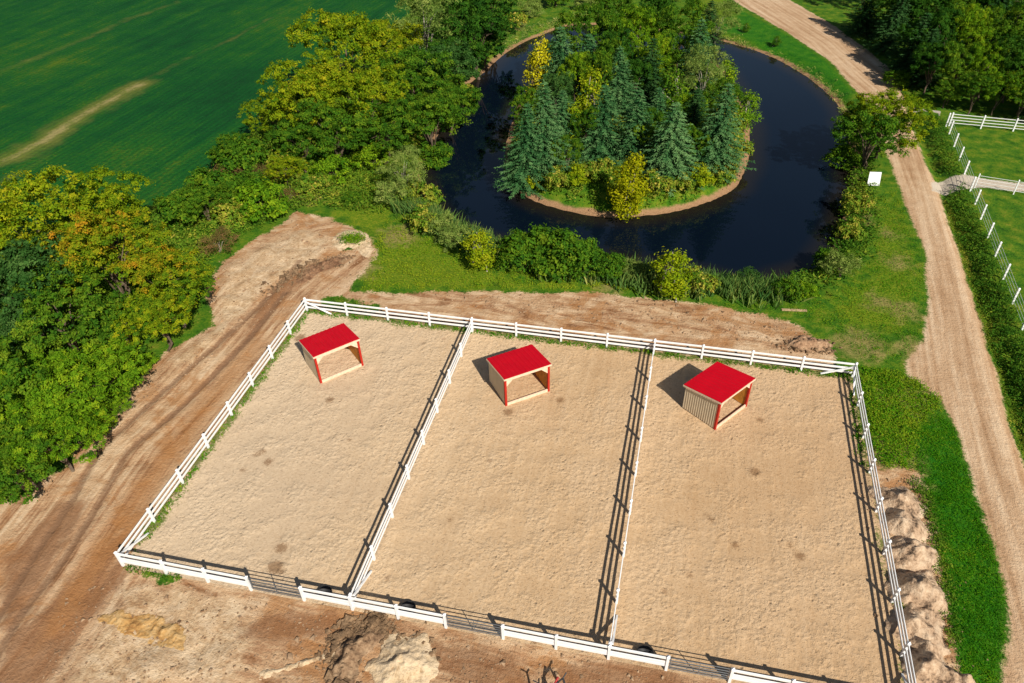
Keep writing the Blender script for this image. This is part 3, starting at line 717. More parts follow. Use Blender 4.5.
# ------------------------------------------------------------------ heaps of soil
def soil_mat(name, c0, c1, c2):
    n = NT(name); p = n.pos(); f = n.noise(p, 1.3, 4, .6, .3); k = n.noise(p, 7., 3, .6)
    return n.fin(n.ramp(n.add(n.mul(f, .65), n.mul(k, .35)), [(.37, c0), (.46, c1), (.60, c2)]), .95, n.bump(n.add(f, n.mul(k, .6)), .8, .15), .1)
PILE = soil_mat("piled soil", (.11, .075, .05), (.36, .24, .15), (.52, .385, .26))
CRUMB = soil_mat("soil crumbs", (.15, .088, .048), (.26, .165, .095), (.38, .255, .155))
MOUND = soil_mat("pale clay", (.34, .22, .12), (.50, .37, .225), (.60, .46, .30))
OCHRE = soil_mat("ochre clay", (.30, .15, .05), (.42, .24, .085), (.50, .33, .15))
def heap(label, pts, h, mat, sharp=1.0, lump=.22, seed=0, cat="dirt pile", group=None, name="dirt_pile", ridge=0.):
    poly = smooth_poly(np.array(pts)); c = poly.mean(0); rad = np.max(np.hypot(*(poly-c).T)); st = .07
    n = int(2*rad/st)+3; ax = np.linspace(-rad-.1, rad+.1, n); X, Y = np.meshgrid(ax, ax, indexing='ij'); Q = np.stack([X.ravel()+c[0], Y.ravel()+c[1]], 1)
    s_ = poly_sd(Q, poly)+.28*fbm(Q[:, 0]+seed*7, Q[:, 1], 1.1)+.1*fbm(Q[:, 0], Q[:, 1], 3.5); mx = max(s_.max(), .1)
    t = np.clip(s_/mx, 0, 1); tt = 1-np.sqrt((1-t)**2+.012); z = h*np.clip(tt, 0, 1)**(1.35/sharp**.5)
    z = z*(1+lump*1.5*fbm(Q[:, 0]+seed*3, Q[:, 1], .8))+lump*.5*np.sqrt(t)*fbm(Q[:, 0], Q[:, 1]+seed*5, 2.0)+lump*.34*np.sqrt(t)*fbm(Q[:, 0]+seed, Q[:, 1], 4.2)+lump*.16*np.sqrt(t)*fbm(Q[:, 0], Q[:, 1], 9.)
    gh = np.array([ground_h(*q) for q in Q]); Z = np.where(s_ > 0, np.maximum(z, 0)+gh+.0, gh-.12)
    ii, jj = np.meshgrid(np.arange(n-1), np.arange(n-1), indexing='ij'); k0 = (ii*n+jj).ravel(); F = np.stack([k0, k0+n, k0+n+1, k0+1], 1)
    F = F[(s_[F] > -.12).any(1)]; us, inv = np.unique(F.ravel(), return_inverse=True)
    V = np.stack([Q[us, 0]-c[0], Q[us, 1]-c[1], Z[us]], 1)
    o = link(name, mesh_np(name, V, inv, [4]*len(F), [mat], None, True)); o.location = (c[0], c[1], 0)
    return tag(o, label, cat, group)
def blob(u, v, rx, ry, rot=0., n=9, j=.16, seed=0):
    c = g(u, v)[:2]; rr = np.random.default_rng(seed+50); out = []
    for k in range(n):
        t = 2*math.pi*k/n; r = 1+rr.normal(0, j); a, b = rx*r*math.cos(t), ry*r*math.sin(t)
        out.append((c[0]+a*math.cos(rot)-b*math.sin(rot), c[1]+a*math.sin(rot)+b*math.cos(rot)))
    return out
PG = "dirt piles along the right fence"
for k, (u, v, rx, ry, h, lab) in enumerate([
        (899, 502, 1.45, 1.3, .95, "small dirt pile at the top end of the row beside the right fence"),
        (907, 528, 1.45, 1.3, 1.0, "second dirt pile from the top of the row beside the right fence"),
        (914, 556, 1.5, 1.35, 1.05, "third dirt pile from the top of the row, broad and flat topped"),
        (919, 590, 1.55, 1.4, 1.15, "rounded pale dirt pile just above the green weed clump by the fence"),
        (920, 628, 1.5, 1.4, .9, "dark cracked dirt pile just below the green weed clump by the fence"),
        (934, 668, 1.7, 1.5, 1.2, "dirt pile at the bottom edge, the lowest of the row")]):
    heap(lab, blob(u, v, rx, ry, -.2, seed=k), h, PILE, 1.3, .35, k+1, group=PG)
heap("large pale clay mound in front of the middle pen with a dark broken edge", blob(404, 662, 1.9, 1.55, .1, 11, .13, 20), .5, MOUND, 1.5, .28, 11)
heap("heap of dark clods, a cast shadow also in its colour, left of the large pale clay mound", [tuple(g(*q)[:2]) for q in [(337, 645), (352, 632), (372, 628), (390, 636), (370, 650), (352, 690), (334, 700), (331, 670)]], .45, soil_mat("dark clods", (.10, .06, .035), (.19, .115, .065), (.33, .22, .13)), .9, .6, 12)  # dark soil and a cast shadow, both put into the heap's colour
heap("low ochre clay mound below the bottom left corner of the pens", [tuple(g(*q)[:2]) for q in [(96, 619), (125, 611), (165, 617), (186, 630), (184, 652), (150, 642), (115, 630)]], .14, OCHRE, .8, .3, 13)
heap("narrow pale ridge of clay running left from the large mound", [tuple(g(*q)[:2]) for q in [(262, 671), (300, 660), (340, 649), (346, 654), (300, 668), (266, 677)]], .16, MOUND, .8, .3, 14)
heap("low sandy spoil hump with a grassy cap at the head of the dirt track", [tuple(g(*q)[:2]) for q in [(333, 238), (352, 229), (370, 238), (374, 252), (366, 258), (352, 248), (338, 250)]], .35, MOUND, .8, .4, 15)
heap("dark crumbly heap of topsoil on the head of the dirt track", [tuple(g(*q)[:2]) for q in [(297, 280), (312, 266), (335, 257), (349, 257), (338, 265), (318, 274), (303, 284)]], .3, soil_mat("topsoil", (.10, .05, .028), (.17, .09, .048), (.26, .15, .085)), .8, .5, 16)
heap("brown heap of turned soil behind the right end of the back fence", [tuple(g(*q)[:2]) for q in [(786, 347), (800, 335), (822, 340), (836, 346), (822, 352), (800, 353)]], .4, soil_mat("turned soil", (.14, .08, .045), (.28, .165, .095), (.40, .26, .155)), .8, .6, 17)

# ------------------------------------------------------------------ small things
c = g(553, 700); t = thing("farm_implement", "black and red steel farm implement standing at the bottom edge in front of the pens", "farm implement", (c[0], c[1], 0), math.radians(20))
m = MB(); m.tube([(-.75, -.3, .35), (.75, -.3, .35)], .05); m.tube([(-.75, -.3, .35), (-.6, .45, .9)], .05); m.tube([(.75, -.3, .35), (.55, .5, .95)], .05); m.tube([(-.2, -.3, .35), (0, .3, .7), (.55, .5, .95)], .045); m.build("frame", BLACK, t)
m = MB(); m.tube([(-.05, -.25, .4), (.12, .35, .75), (.35, .62, .9)], .06); m.box(-.28, .2, -.5, -.18, .4, .7); m.build("hitch", RED_STEEL, t, .02)
for xa in (-.8, .8):
    m = MB(); m.lathe([(.0, -.09), (.2, -.09), (.33, -.07), (.33, .07), (.2, .09), (0, .09)], 22)
    w_ = m.build("wheel", RUBBER, t, smooth=False); w_.location = (xa, -.3, .33); w_.rotation_euler = (0, math.radians(90), 0)
m = MB(); m.tube([(-.6, .45, .9), (-.55, .75, .75)], .035); m.tube([(-.6, .45, .9), (-.85, .6, .95)], .03); m.tube([(.55, .5, .95), (.75, .7, 1.05)], .035); m.build("lever", BLACK, t)

c = g(873, 186); t = thing("sign_board", "blank white board standing in the grass beneath the leaning tree by the pond", "board", (c[0], c[1], ground_h(*c[:2])), math.radians(6))
m = MB(); m.hexa([(-.58, 0, .1), (.58, 0, .1), (.58, .05, .1), (-.58, .05, .1), (-.55, .35, 1.35), (.55, .35, 1.35), (.55, .4, 1.35), (-.55, .4, 1.35)]); m.build("panel", WHITE, t)
for xa in (-.4, .4):
    m = MB(); m.beam((xa, .55, -.1), (xa, .43, 1.25), .08, .08); m.build("leg", OLDWOOD, t)
c = g(794, 311); m = MB(); m.box(-.95, .95, -.13, .13, 0, .06); o = m.build("plank", OLDWOOD, None, .01); o.location = (c[0], c[1], ground_h(*c[:2])+.01); o.rotation_euler.z = .12
tag(o, "weathered wooden plank lying in the grass by the right tip of the bare soil", "plank")
c = g(927, 111); m = MB(); m.box(-1.4, 1.4, -.25, .25, -.7, .12); m.box(-1.4, -1.15, -.9, -.26, -.7, .05); m.box(1.15, 1.4, -.9, -.26, -.7, .05); o = m.build("culvert_headwall", CONC, None, .03); o.location = (c[0], c[1], 0); o.rotation_euler.z = -.25
tag(o, "pale concrete culvert wall at the head of the roadside ditch", "culvert")

# ------------------------------------------------------------------ foliage
def leaf_mat(name, stops, trans=.35, objvar=.18, gain=1.95):
    n = NT(name); t = n.attr('tint'); stops = [(p, (min(c[0]*gain, .6), min(c[1]*gain, .6), c[2]*(.6*gain+.2))) for p, c in stops]
    oi = n.node("ShaderNodeObjectInfo").outputs["Random"]
    f = n.add(t, n.mul(n.add(oi, -.5), objvar))
    col = n.ramp(f, stops)
    d = n.node("ShaderNodeBsdfDiffuse"); n.put(d.inputs[0], col)
    tr = n.node("ShaderNodeBsdfTranslucent"); n.put(tr.inputs[0], n.mix(1., col, (1., 1., .55), 'MULTIPLY'))
    mx = n.node("ShaderNodeMixShader"); mx.inputs[0].default_value = trans
    n.t.links.new(d.outputs[0], mx.inputs[1]); n.t.links.new(tr.outputs[0], mx.inputs[2])
    n.t.links.new(mx.outputs[0], n.out.inputs[0])
    return n.m
LM = {
 'yellow': leaf_mat("yellow green leaves", [(.1, (.030, .070, .005)), (.45, (.088, .132, .006)), (.75, (.150, .168, .008)), (1., (.215, .185, .012))]),
 'autumn': leaf_mat("turning leaves", [(.1, (.030, .072, .006)), (.42, (.088, .130, .007)), (.70, (.165, .145, .009)), (1., (.25, .125, .012))], objvar=.06),
 'bright': leaf_mat("bright green leaves", [(.1, (.024, .070, .005)), (.5, (.072, .142, .008)), (1., (.165, .205, .012))]),
 'green': leaf_mat("green leaves", [(.1, (.016, .055, .008)), (.5, (.040, .100, .009)), (1., (.115, .165, .014))], gain=1.65),
 'dark': leaf_mat("dark green leaves", [(.1, (.010, .038, .008)), (.5, (.022, .070, .009)), (1., (.055, .115, .014))], gain=1.65),
 'blue': leaf_mat("bluish leaves", [(.1, (.014, .046, .010)), (.5, (.034, .088, .024)), (1., (.085, .150, .045))], gain=1.5),
 'willow': leaf_mat("grey green leaves", [(.1, (.045, .080, .020)), (.5, (.105, .150, .040)), (1., (.20, .22, .08))]),
 'spruce': leaf_mat("spruce needles", [(.1, (.010, .040, .017)), (.5, (.030, .086, .036)), (1., (.085, .155, .072))], .12, gain=1.5, objvar=.4),
 'darkspruce': leaf_mat("dark needles", [(.1, (.008, .028, .010)), (.5, (.018, .056, .018)), (1., (.045, .10, .035))], .12, gain=1.2),
 'gold': leaf_mat("golden leaves", [(.1, (.13, .14, .008)), (.5, (.30, .26, .010)), (1., (.45, .32, .02))]),
 'lime': leaf_mat("lime leaves", [(.1, (.06, .12, .005)), (.5, (.16, .22, .008)), (1., (.29, .29, .015))], gain=1.4),
 'citron': leaf_mat("yellow poplar leaves", [(.1, (.10, .13, .004)), (.5, (.22, .23, .006)), (1., (.34, .30, .012))], gain=1.4),
 'red': leaf_mat("reddish twigs", [(.1, (.06, .065, .02)), (.5, (.135, .10, .045)), (1., (.24, .12, .07))], gain=1.3),
 'weed': leaf_mat("weeds", [(.05, (.022, .065, .008)), (.4, (.07, .125, .014)), (.7, (.16, .165, .025)), (1., (.32, .24, .07))]),
 'reed': leaf_mat("reeds", [(.05, (.025, .070, .022)), (.45, (.075, .130, .040)), (.75, (.17, .18, .06)), (1., (.36, .28, .13))]),
 'turf': leaf_mat("turf", [(.05, (.010, .065, .003)), (.5, (.036, .125, .005)), (1., (.15, .18, .014))]),
}
def norm(v): return v/(np.linalg.norm(v, axis=-1, keepdims=True)+1e-9)
def leaf_quads(pos, nrm, size, rng, aspect=.62, axis=None):
    n = len(pos); r = norm(rng.normal(size=(n, 3))) if axis is None else axis
    a = norm(r-(r*nrm).sum(1, keepdims=True)*nrm); b = np.cross(nrm, a)
    L = (size*rng.uniform(.65, 1.35, n))[:, None]; Wd = L*aspect
    tip = pos+a*L*.6-nrm*L*.12
    V = np.stack([pos-a*L*.5, pos+b*Wd*.5, tip, pos-b*Wd*.5], 1)
    return V.reshape(-1, 3)
def leaf_mesh(name, pos, nrm, size, tint, mat, rng, aspect=.62, axis=None):
    V = leaf_quads(pos, nrm, size, rng, aspect, axis); n = len(pos)
    return mesh_np(name, V, np.arange(4*n), [4]*n, [mat], {'tint': np.repeat(tint, 4)})
def crown_cloud(lobes, clumps, per, cr, rng, zlift=.35, inner=.2, tint_fn=None, flat=.6):
    """leaf positions in clumps over the lobes of a crown, with gaps between the clumps"""
    lob = np.array(lobes, float); w = (lob[:, 3]*lob[:, 4]+lob[:, 5]**2)**.8; w /= w.sum()
    C, Dn = [], []
    while len(C) < clumps:
        k = rng.choice(len(lob), p=w); d = norm(rng.normal(size=3)); 
        if d[2] < -.35: d[2] = -d[2]*rng.uniform(.2, 1)
        d = norm(d); rr = rng.uniform(.82, 1.04) if rng.random() > inner else rng.uniform(.35, .75)
        p = lob[k, :3]+d*lob[k, 3:]*rr
        o = (((p-lob[:, :3])/lob[:, 3:])**2).sum(1); o[k] = 9
        if (o < .5).any() and rng.random() > .12: continue
        C.append(p); Dn.append(d)
    C = np.array(C); Dn = np.array(Dn)
    cs = cr*rng.uniform(.6, 1.35, clumps)
    off = rng.normal(size=(clumps, per, 3))*.55; off[:, :, 2] *= flat
    pos = C[:, None]+off*cs[:, None, None]
    nr = norm(Dn[:, None]*.75+np.array([0, 0, zlift])+off*.55+rng.normal(size=off.shape)*.55)
    ct = rng.normal(.5, .16, clumps)
    if tint_fn is not None: ct = ct+tint_fn(C)
    tint = np.clip(ct[:, None]+rng.normal(0, .11, (clumps, per)), 0, 1)
    return pos.reshape(-1, 3), nr.reshape(-1, 3), tint.ravel()
def trunk_mb(h, r, lobes, rng, lean=(0, 0)):
    m = MB(); top = np.array([lean[0], lean[1], h]); pts = []; rad = []
    for k in range(6):
        t = k/5; pts.append((top[0]*t+rng.normal(0, .06), top[1]*t+rng.normal(0, .06), -.3+(h+.3)*t)); rad.append(r*(1.35 if k == 0 else 1-.75*t))
    m.tube(pts, rad, 7)
    for l in lobes[:9]:
        t = rng.uniform(.3, .75); a = np.array(pts[0])*(1-t)+np.array(pts[-1])*t; e = np.array(l[:3], float)
        mid = (a+e)/2+np.array([0, 0, .25])
        m.tube([a, mid, e], [r*.45, r*.28, r*.10], 5, False)
    return m

PROTO = {}
def decid_mesh(key, seed, mat, R=1., Hc=1.25, nl=9, clumps=190, per=34, cr=.16, leaf=.055, squash=.85, tint_fn=None, spread=.58, lob_r=(.42, .62), inner=.2, aspect=.62, bark=BARK, sub=(.15, .27)):
    """a unit crown (radius about 1, its middle at height Hc); scaled per tree"""
    rng = np.random.default_rng(seed); lobes = [(0, 0, Hc, .62, .62, .62*squash)]
    for k in range(nl):
        t = 2*math.pi*(k+rng.uniform(-.3, .3))*.618*1.0; zz = rng.uniform(-.55, .75); rr = spread*math.sqrt(max(.1, 1-zz*zz*.8))*rng.uniform(.8, 1.15); q = rng.uniform(*lob_r)
        lobes.append((rr*math.cos(t), rr*math.sin(t), Hc+zz*.62*squash, q, q, q*.82))
    lob = np.array(lobes); subs = [(l[0], l[1], l[2], l[3]*.8, l[4]*.8, l[5]*.8) for l in lobes]
    for l in lobes:
        for _ in range(14):
            d = rng.normal(size=3); d[2] = abs(d[2])*rng.choice([1, 1, 1, -.5]); d /= np.linalg.norm(d); p = np.array(l[:3])+d*np.array(l[3:])*.95
            o = (((p-lob[:, :3])/lob[:, 3:])**2).sum(1)
            if (o < .8).any(): continue
            q = rng.uniform(sub[0], sub[1]); subs.append((p[0], p[1], p[2], q, q, q*.75))
    p, n_, ti = crown_cloud(subs, clumps, per, cr, rng, inner=.06, tint_fn=tint_fn)
    me = leaf_mesh("crown", p, n_, np.full(len(p), leaf), ti, mat, rng, aspect)
    tm = trunk_mb(Hc*.95, .055, lobes[1:], rng); tme = bpy.data.meshes.new("trunk"); tme.from_pydata(tm.v, [], tm.f); tme.materials.append(bark)
    PROTO[key] = (me, tme, Hc); return PROTO[key]
def column_mesh(key, seed, mat, W=.22, clumps=90, per=30, cr=.075, leaf=.035, bark=PALEBARK):
    """a unit-high upright crown"""
    rng = np.random.default_rng(seed); lobes = []
    for k in range(9):
        z = .14+.09*k; r = W*(1.0-abs(z-.42)*1.15); lobes.append((rng.normal(0, W*.22), rng.normal(0, W*.22), z, max(r, .05), max(r, .05), .11))
    p, n_, ti = crown_cloud(lobes, clumps, per, cr, rng, zlift=.3, flat=1.3)
    me = leaf_mesh("crown", p, n_, np.full(len(p), leaf), ti, mat, rng)
    tm = trunk_mb(.9, .02, lobes, rng); tme = bpy.data.meshes.new("trunk"); tme.from_pydata(tm.v, [], tm.f); tme.materials.append(bark)
    PROTO[key] = (me, tme, 1.); return PROTO[key]
def spruce_mesh(key, seed, mat, W=.26, whorls=20, nb=11, needle=.05):
    """a unit-high spruce: whorls of drooping branches with sprays of needles"""
    rng = np.random.default_rng(seed); pos, nrm, ax, size, tint = [], [], [], [], []
    for k in range(whorls):
        t = (k+.5)/whorls; z = .07+.92*t; R = W*(1-t)**.74*rng.uniform(.86, 1.12)+.012; n_b = max(5, int(nb*(1-t*.55))); ph = rng.uniform(0, 6.28)
        for j in range(n_b):
            a = ph+2*math.pi*(j+rng.uniform(-.25, .25))/n_b; L = R*rng.uniform(.75, 1.18); d = np.array([math.cos(a), math.sin(a), 0]); s_ = np.array([-d[1], d[0], 0])
            bt = rng.normal(.45, .17); steps = max(2, int(L/.026))
            for q in range(steps):
                f = (q+.6)/steps; c_ = d*L*f+np.array([0, 0, z-.30*L*f+.16*L*f*f])
                wd = .045*(1-f*.55)*(R/W+.45)
                for sg in (-1, 0, 1):
                    dirv = d*.8+s_*sg*.75+np.array([0, 0, -.12+rng.normal(0, .1)])
                    pos.append(c_+dirv*wd*.5+rng.normal(0, .003, 3)); ax.append(dirv); nrm.append(np.array([0, 0, 1.])+d*.35+rng.normal(0, .33, 3)); size.append(needle*(1-.35*f)); tint.append(bt+.25*f+rng.normal(0, .1))
    for k in range(10):
        pos.append((0, 0, .955+.0045*k)); ax.append(norm(rng.normal(size=3)*.5+np.array([0, 0, 1]))); nrm.append(rng.normal(size=3)); size.append(.03); tint.append(.7)
    pos = np.array(pos); ax = norm(np.array(ax)); nrm = np.array(nrm); nrm = norm(nrm-(nrm*ax).sum(1, keepdims=True)*ax)
    me = leaf_mesh("crown", pos, nrm, np.array(size), np.clip(tint, 0, 1), mat, rng, .36, ax)
    m = MB(); m.tube([(0, 0, -.03), (0, 0, .5), (0, 0, .97)], [.016, .009, .002], 7); tme = bpy.data.meshes.new("trunk"); tme.from_pydata(m.v, [], m.f); tme.materials.append(BARK)
    PROTO[key] = (me, tme, 1.); return PROTO[key]

up_orange = lambda C: -.13+.30*(C[:, 2]-1.25)-.10*C[:, 0]+.16*C[:, 1]
for s_ in (0, 1, 2): decid_mesh(f'yellow{s_}', 100+s_, LM['yellow'], clumps=370, per=50, cr=.08, leaf=.043)
decid_mesh('autumn0', 110, LM['autumn'], clumps=370, per=50, cr=.08, leaf=.043, tint_fn=up_orange)
decid_mesh('autumn1', 111, LM['autumn'], clumps=370, per=50, cr=.08, leaf=.043, tint_fn=up_orange)
for s_ in (0, 1): decid_mesh(f'bright{s_}', 120+s_, LM['bright'], clumps=350, per=50, cr=.085, leaf=.060, aspect=.4)
for s_ in (0, 1, 2): decid_mesh(f'green{s_}', 130+s_, LM['green'], clumps=340, per=46, cr=.086, leaf=.051)
for s_ in (0, 1): decid_mesh(f'dark{s_}', 140+s_, LM['dark'], clumps=330, per=46, cr=.086, leaf=.053)
decid_mesh('blue0', 150, LM['blue'], clumps=330, per=46, cr=.086, leaf=.053)
decid_mesh('willow0', 155, LM['willow'], clumps=220, per=32, cr=.14, leaf=.085, aspect=.25, squash=1.15, bark=PALEBARK)
for s_ in (0, 1): decid_mesh(f'bush{s_}', 160+s_, LM['green'], Hc=.62, clumps=190, per=26, cr=.17, leaf=.12, squash=.75)
decid_mesh('limebush0', 165, LM['lime'], Hc=.62, clumps=120, per=24, cr=.18, leaf=.14, squash=.8)
decid_mesh('weedbush0', 166, LM['weed'], Hc=.6, clumps=130, per=24, cr=.2, leaf=.15, squash=.75)
decid_mesh('redbush0', 167, LM['red'], Hc=.65, clumps=70, per=18, cr=.2, leaf=.2, squash=.8, aspect=.14, bark=PALEBARK)
decid_mesh('willowbush0', 168, LM['willow'], Hc=.65, clumps=140, per=26, cr=.18, leaf=.15, squash=.9, aspect=.28)
decid_mesh('brightbush0', 169, LM['bright'], Hc=.65, clumps=140, per=26, cr=.18, leaf=.13, squash=.85)
column_mesh('goldcol', 170, LM['gold']); column_mesh('citroncol', 174, LM['citron'], .20, 170, 36, .06, .028); column_mesh('limecol', 171, LM['lime'], .24); column_mesh('greencol', 172, LM['green'], .2); column_mesh('brightcol', 173, LM['bright'], .22)
for s_ in (0, 1, 2): spruce_mesh(f'spruce{s_}', 180+s_, LM['spruce'], .33-.02*s_, 27, 16, .046)
for s_ in (0, 1): spruce_mesh(f'darkspruce{s_}', 190+s_, LM['darkspruce'], .27, 25, 14, .048)

def place(name, key, label, cat, x, y, sx, sz=None, group=None, z=None, rz=None, tilt=(0, 0)):
    me, tme, hc = PROTO[key]
    r = thing(name, label, cat, (x, y, ground_h(x, y) if z is None else z), RNG.uniform(0, 6.28) if rz is None else rz, group)
    r.scale = (sx, sx, sz or sx); r.rotation_euler.x, r.rotation_euler.y = tilt
    link("crown", me, r); link("stem" if cat in ("bush", "shrub") else "trunk", tme, r); return r
def by_crown(name, key, label, u, v, rpx, cat="tree", group=None, sq=1., rz=None):
    """crown middle and radius as seen; the trunk stands straight below it"""
    hc = PROTO[key][2]; zc = 4.; rpx = rpx*(1.22 if cat == 'tree' else 1.15)
    for _ in range(12):
        p = g(u, v, zc); r = rpx/FPX*pix(p)[2]; zc = r*hc*sq+ground_h(p[0], p[1])
    return place(name, key, label, cat, p[0], p[1], r, r*sq, group, rz=rz)
def by_base(name, key, label, base, ctr, rpx, cat="tree", group=None, z=0.):
    """foot, crown middle and crown radius as seen"""
    hc = PROTO[key][2]; p = g(*base, z); zc = height_at(p, *ctr); r = rpx/FPX*pix([p[0], p[1], zc])[2]*1.12
    return place(name, key, label, cat, p[0], p[1], r, zc/hc, group)
def by_foot(name, key, label, base, top, wide=1., cat="tree", group=None, z=0.):
    p = g(*base, z); h = height_at(p, *top)
    return place(name, key, label, cat, p[0], p[1], h*wide*RNG.uniform(.9, 1.1), h*RNG.uniform(.95, 1.04), group, tilt=tuple(RNG.normal(0, .035, 2)))

TW = "trees of the wood left of the dirt track"
by_crown("maple_tree", 'yellow0', "yellow-green tree at the left edge, topmost of the wood by the dirt track", 38, 232, 50, group=TW)
by_crown("maple_tree", 'yellow1', "yellow-green tree whose top sticks up into the dark green field", 104, 214, 36, group=TW)
by_crown("maple_tree", 'autumn0', "broad tree with orange tinged crown in the middle of the left wood", 114, 262, 42, group=TW, rz=.2)
by_crown("maple_tree", 'autumn1', "tree turning orange at the right tip of the left wood, above the dirt track", 166, 284, 36, group=TW, rz=.6)
by_crown("maple_tree", 'yellow2', "yellow-green tree overhanging the dirt track just below the orange trees", 158, 316, 29, group=TW)
by_crown("ash_tree", 'blue0', "blue-green tree at the left edge under the yellow-green crowns", 20, 290, 44, group=TW)
by_crown("ash_tree", 'green1', "dark tree behind the bright feathery trees of the left wood", 60, 318, 40, group=TW)
by_crown("ash_tree", 'blue0', "small bluish tree at the left edge above the bright green trees", 14, 345, 30, group=TW)
by_crown("locust_tree", 'bright0', "large bright green feathery tree nearest the wheel ruts", 84, 380, 40, group=TW)
by_crown("locust_tree", 'bright1', "bright green feathery tree at the left edge beside the largest feathery tree", 30, 392, 38, group=TW)
by_crown("locust_tree", 'bright1', "bright green tree lower down the left edge, above the bare track", 52, 438, 32, group=TW)
by_crown("ash_tree", 'green0', "lowest green tree at the left edge, beside the dirt track", 14, 462, 34, group=TW)
by_crown("ash_tree", 'green1', "tall green tree just beyond the left edge, only its branch tips in view", -34, 405, 50, group=TW)
by_crown("maple_tree", 'yellow1', "yellow-green tree just beyond the left edge by the field", -36, 250, 45, group=TW)
by_crown("ash_tree", 'green2', "green tree under the right side of the broad orange tree", 118, 322, 26, group=TW)
by_crown("maple_tree", 'yellow0', "yellow-green tree between the two left-edge crowns and the orange tree", 72, 262, 34, group=TW)
by_crown("locust_tree", 'bright0', "small bright green tree at the lower right of the feathery trees", 106, 408, 17, group=TW)
by_crown("ash_tree", 'green0', "green tree in the gap between the bright trees at the left edge", 66, 410, 30, group=TW)
by_crown("bush", 'weedbush0', "olive bush at the foot of the bright feathery tree by the track", 96, 428, 13, "bush")
by_crown("bush", 'brightbush0', "small bright green bush in the gap under the overhanging tree", 143, 364, 10, "bush")
TM = "trees between the crop field and the pond"
by_crown("maple_tree", 'yellow0', "tall yellow-green tree standing highest against the crop field", 346, 50, 37, group=TM)
by_crown("maple_tree", 'yellow1', "yellow-green tree on the field edge, left of the tallest yellow-green tree", 306, 100, 34, group=TM)
by_crown("maple_tree", 'yellow2', "yellow-green tree in front of the tallest yellow-green tree", 366, 96, 34, group=TM)
by_crown("maple_tree", 'yellow1', "small yellow-green tree low at the left end of the field-side row", 270, 118, 19, group=TM)
by_crown("ash_tree", 'willow0', "olive grey tree at the top between yellow-green and dark crowns", 425, 28, 30, group=TM)
by_crown("ash_tree", 'dark0', "dark green tree at the top beside the narrow arm of the pond", 474, 30, 32, group=TM)
by_crown("ash_tree", 'dark1', "very dark tree overhanging the narrow arm of the pond", 458, 62, 23, group=TM)
by_crown("ash_tree", 'green1', "green tree leaning over the left bank of the pond", 430, 122, 29, group=TM)
by_crown("ash_tree", 'green2', "slender green tree between the yellow-green trees and the pond", 412, 78, 28, group=TM)
by_crown("ash_tree", 'blue0', "blue-green tree next to the dark tree by the pond", 446, 72, 24, group=TM)
by_crown("ash_tree", 'yellow2', "olive yellow tree near the top, right of the tallest yellow-green tree", 392, 42, 26, group=TM)
by_crown("ash_tree", 'green0', "green tree at the top edge left of the dark pond-side trees", 448, -2, 30, group=TM)
by_crown("ash_tree", 'dark1', "dark tree touching the top edge above the narrow arm of the pond", 492, 2, 24, group=TM)
by_crown("ash_tree", 'green1', "dim green tree in the hollow behind the scrub", 335, 130, 28, group=TM)
by_crown("ash_tree", 'green2', "green tree in front of the field-side row, above the grassy slope", 385, 128, 26, group=TM)
by_crown("ash_tree", 'green2', "green tree at the field edge above the bare brown twiggy bush", 236, 150, 17, group=TM)
by_crown("ash_tree", 'yellow2', "small yellow-green tree in the scrub right of the round bright green bush", 284, 168, 15, group=TM)
by_crown("ash_tree", 'green0', "small green tree in the scrub between field corner and pale spoil", 204, 200, 18, group=TM)
by_crown("ash_tree", 'green2', "green tree on the bank overhanging the pond's left side", 450, 108, 21, group=TM)
by_crown("ash_tree", 'dark0', "dark tree standing over the top end of the pond's narrow arm", 484, 42, 18, group=TM)
by_crown("ash_tree", 'green0', "green tree at the back of the scrub below the tallest yellow-green trees", 300, 140, 24, group=TM)
by_crown("ash_tree", 'yellow0', "yellow-green tree in the second row, left of the slender green tree", 328, 96, 30, group=TM)
by_crown("ash_tree", 'green1', "green tree just left of the dark tree by the pond's narrow arm", 444, 98, 22, group=TM)
by_crown("willow_tree", 'willow0', "pale willow at the left corner of the pond above the reeds", 402, 172, 18, group=TM)
SB = "bushes of the scrub between wood and pond"
for key, lab, u, v, r in [
        ('bush0', "dark green bush at the field corner above the orange trees", 186, 208, 22), ('bush1', "green bush right of the field corner bush", 212, 192, 22),
        ('weedbush0', "yellowish bush above the reddish twiggy bush", 228, 212, 16), ('redbush0', "reddish twiggy bush at the upper tip of the pale spoil", 217, 242, 15),
        ('brightbush0', "round bright green bush above the pale spoil", 262, 202, 19), ('bush0', "dark bush beneath the lowest yellow-green field-side tree", 240, 160, 22),
        ('redbush0', "bare brown twiggy bush by the field edge", 226, 176, 15), ('weedbush0', "olive bush in the middle of the scrub", 296, 158, 20), ('redbush0', "grey twiggy bush with bare stems behind the bright bush", 264, 176, 14),
        ('bush1', "green bush at the bottom of the yellow-green trees", 318, 152, 18), ('brightbush0', "bright green bush on the grassy slope", 330, 172, 15),
        ('bush0', "small dark bush alone on the grassy slope", 354, 198, 8), ('willowbush0', "grey-green bush standing in front of the willow", 394, 194, 14), ('weedbush0', "olive bush right of the willow at the pond edge", 418, 196, 15),
        ('bush1', "dark bush beneath the tree leaning over the pond", 434, 156, 14), ('weedbush0', "yellowish bush on the tip of land in the pond's left side", 462, 96, 10),
        ('redbush0', "dry twiggy bush beside the pale spoil's right edge", 290, 196, 9), ('bush0', "green bush between two twiggy bushes", 244, 190, 16), ('weedbush0', "olive bush left of the grassy slope", 312, 186, 13), ('brightbush0', "low bright bush above the willow", 372, 160, 14)]:
    by_crown("bush", key, lab, u, v, r, "bush", SB)

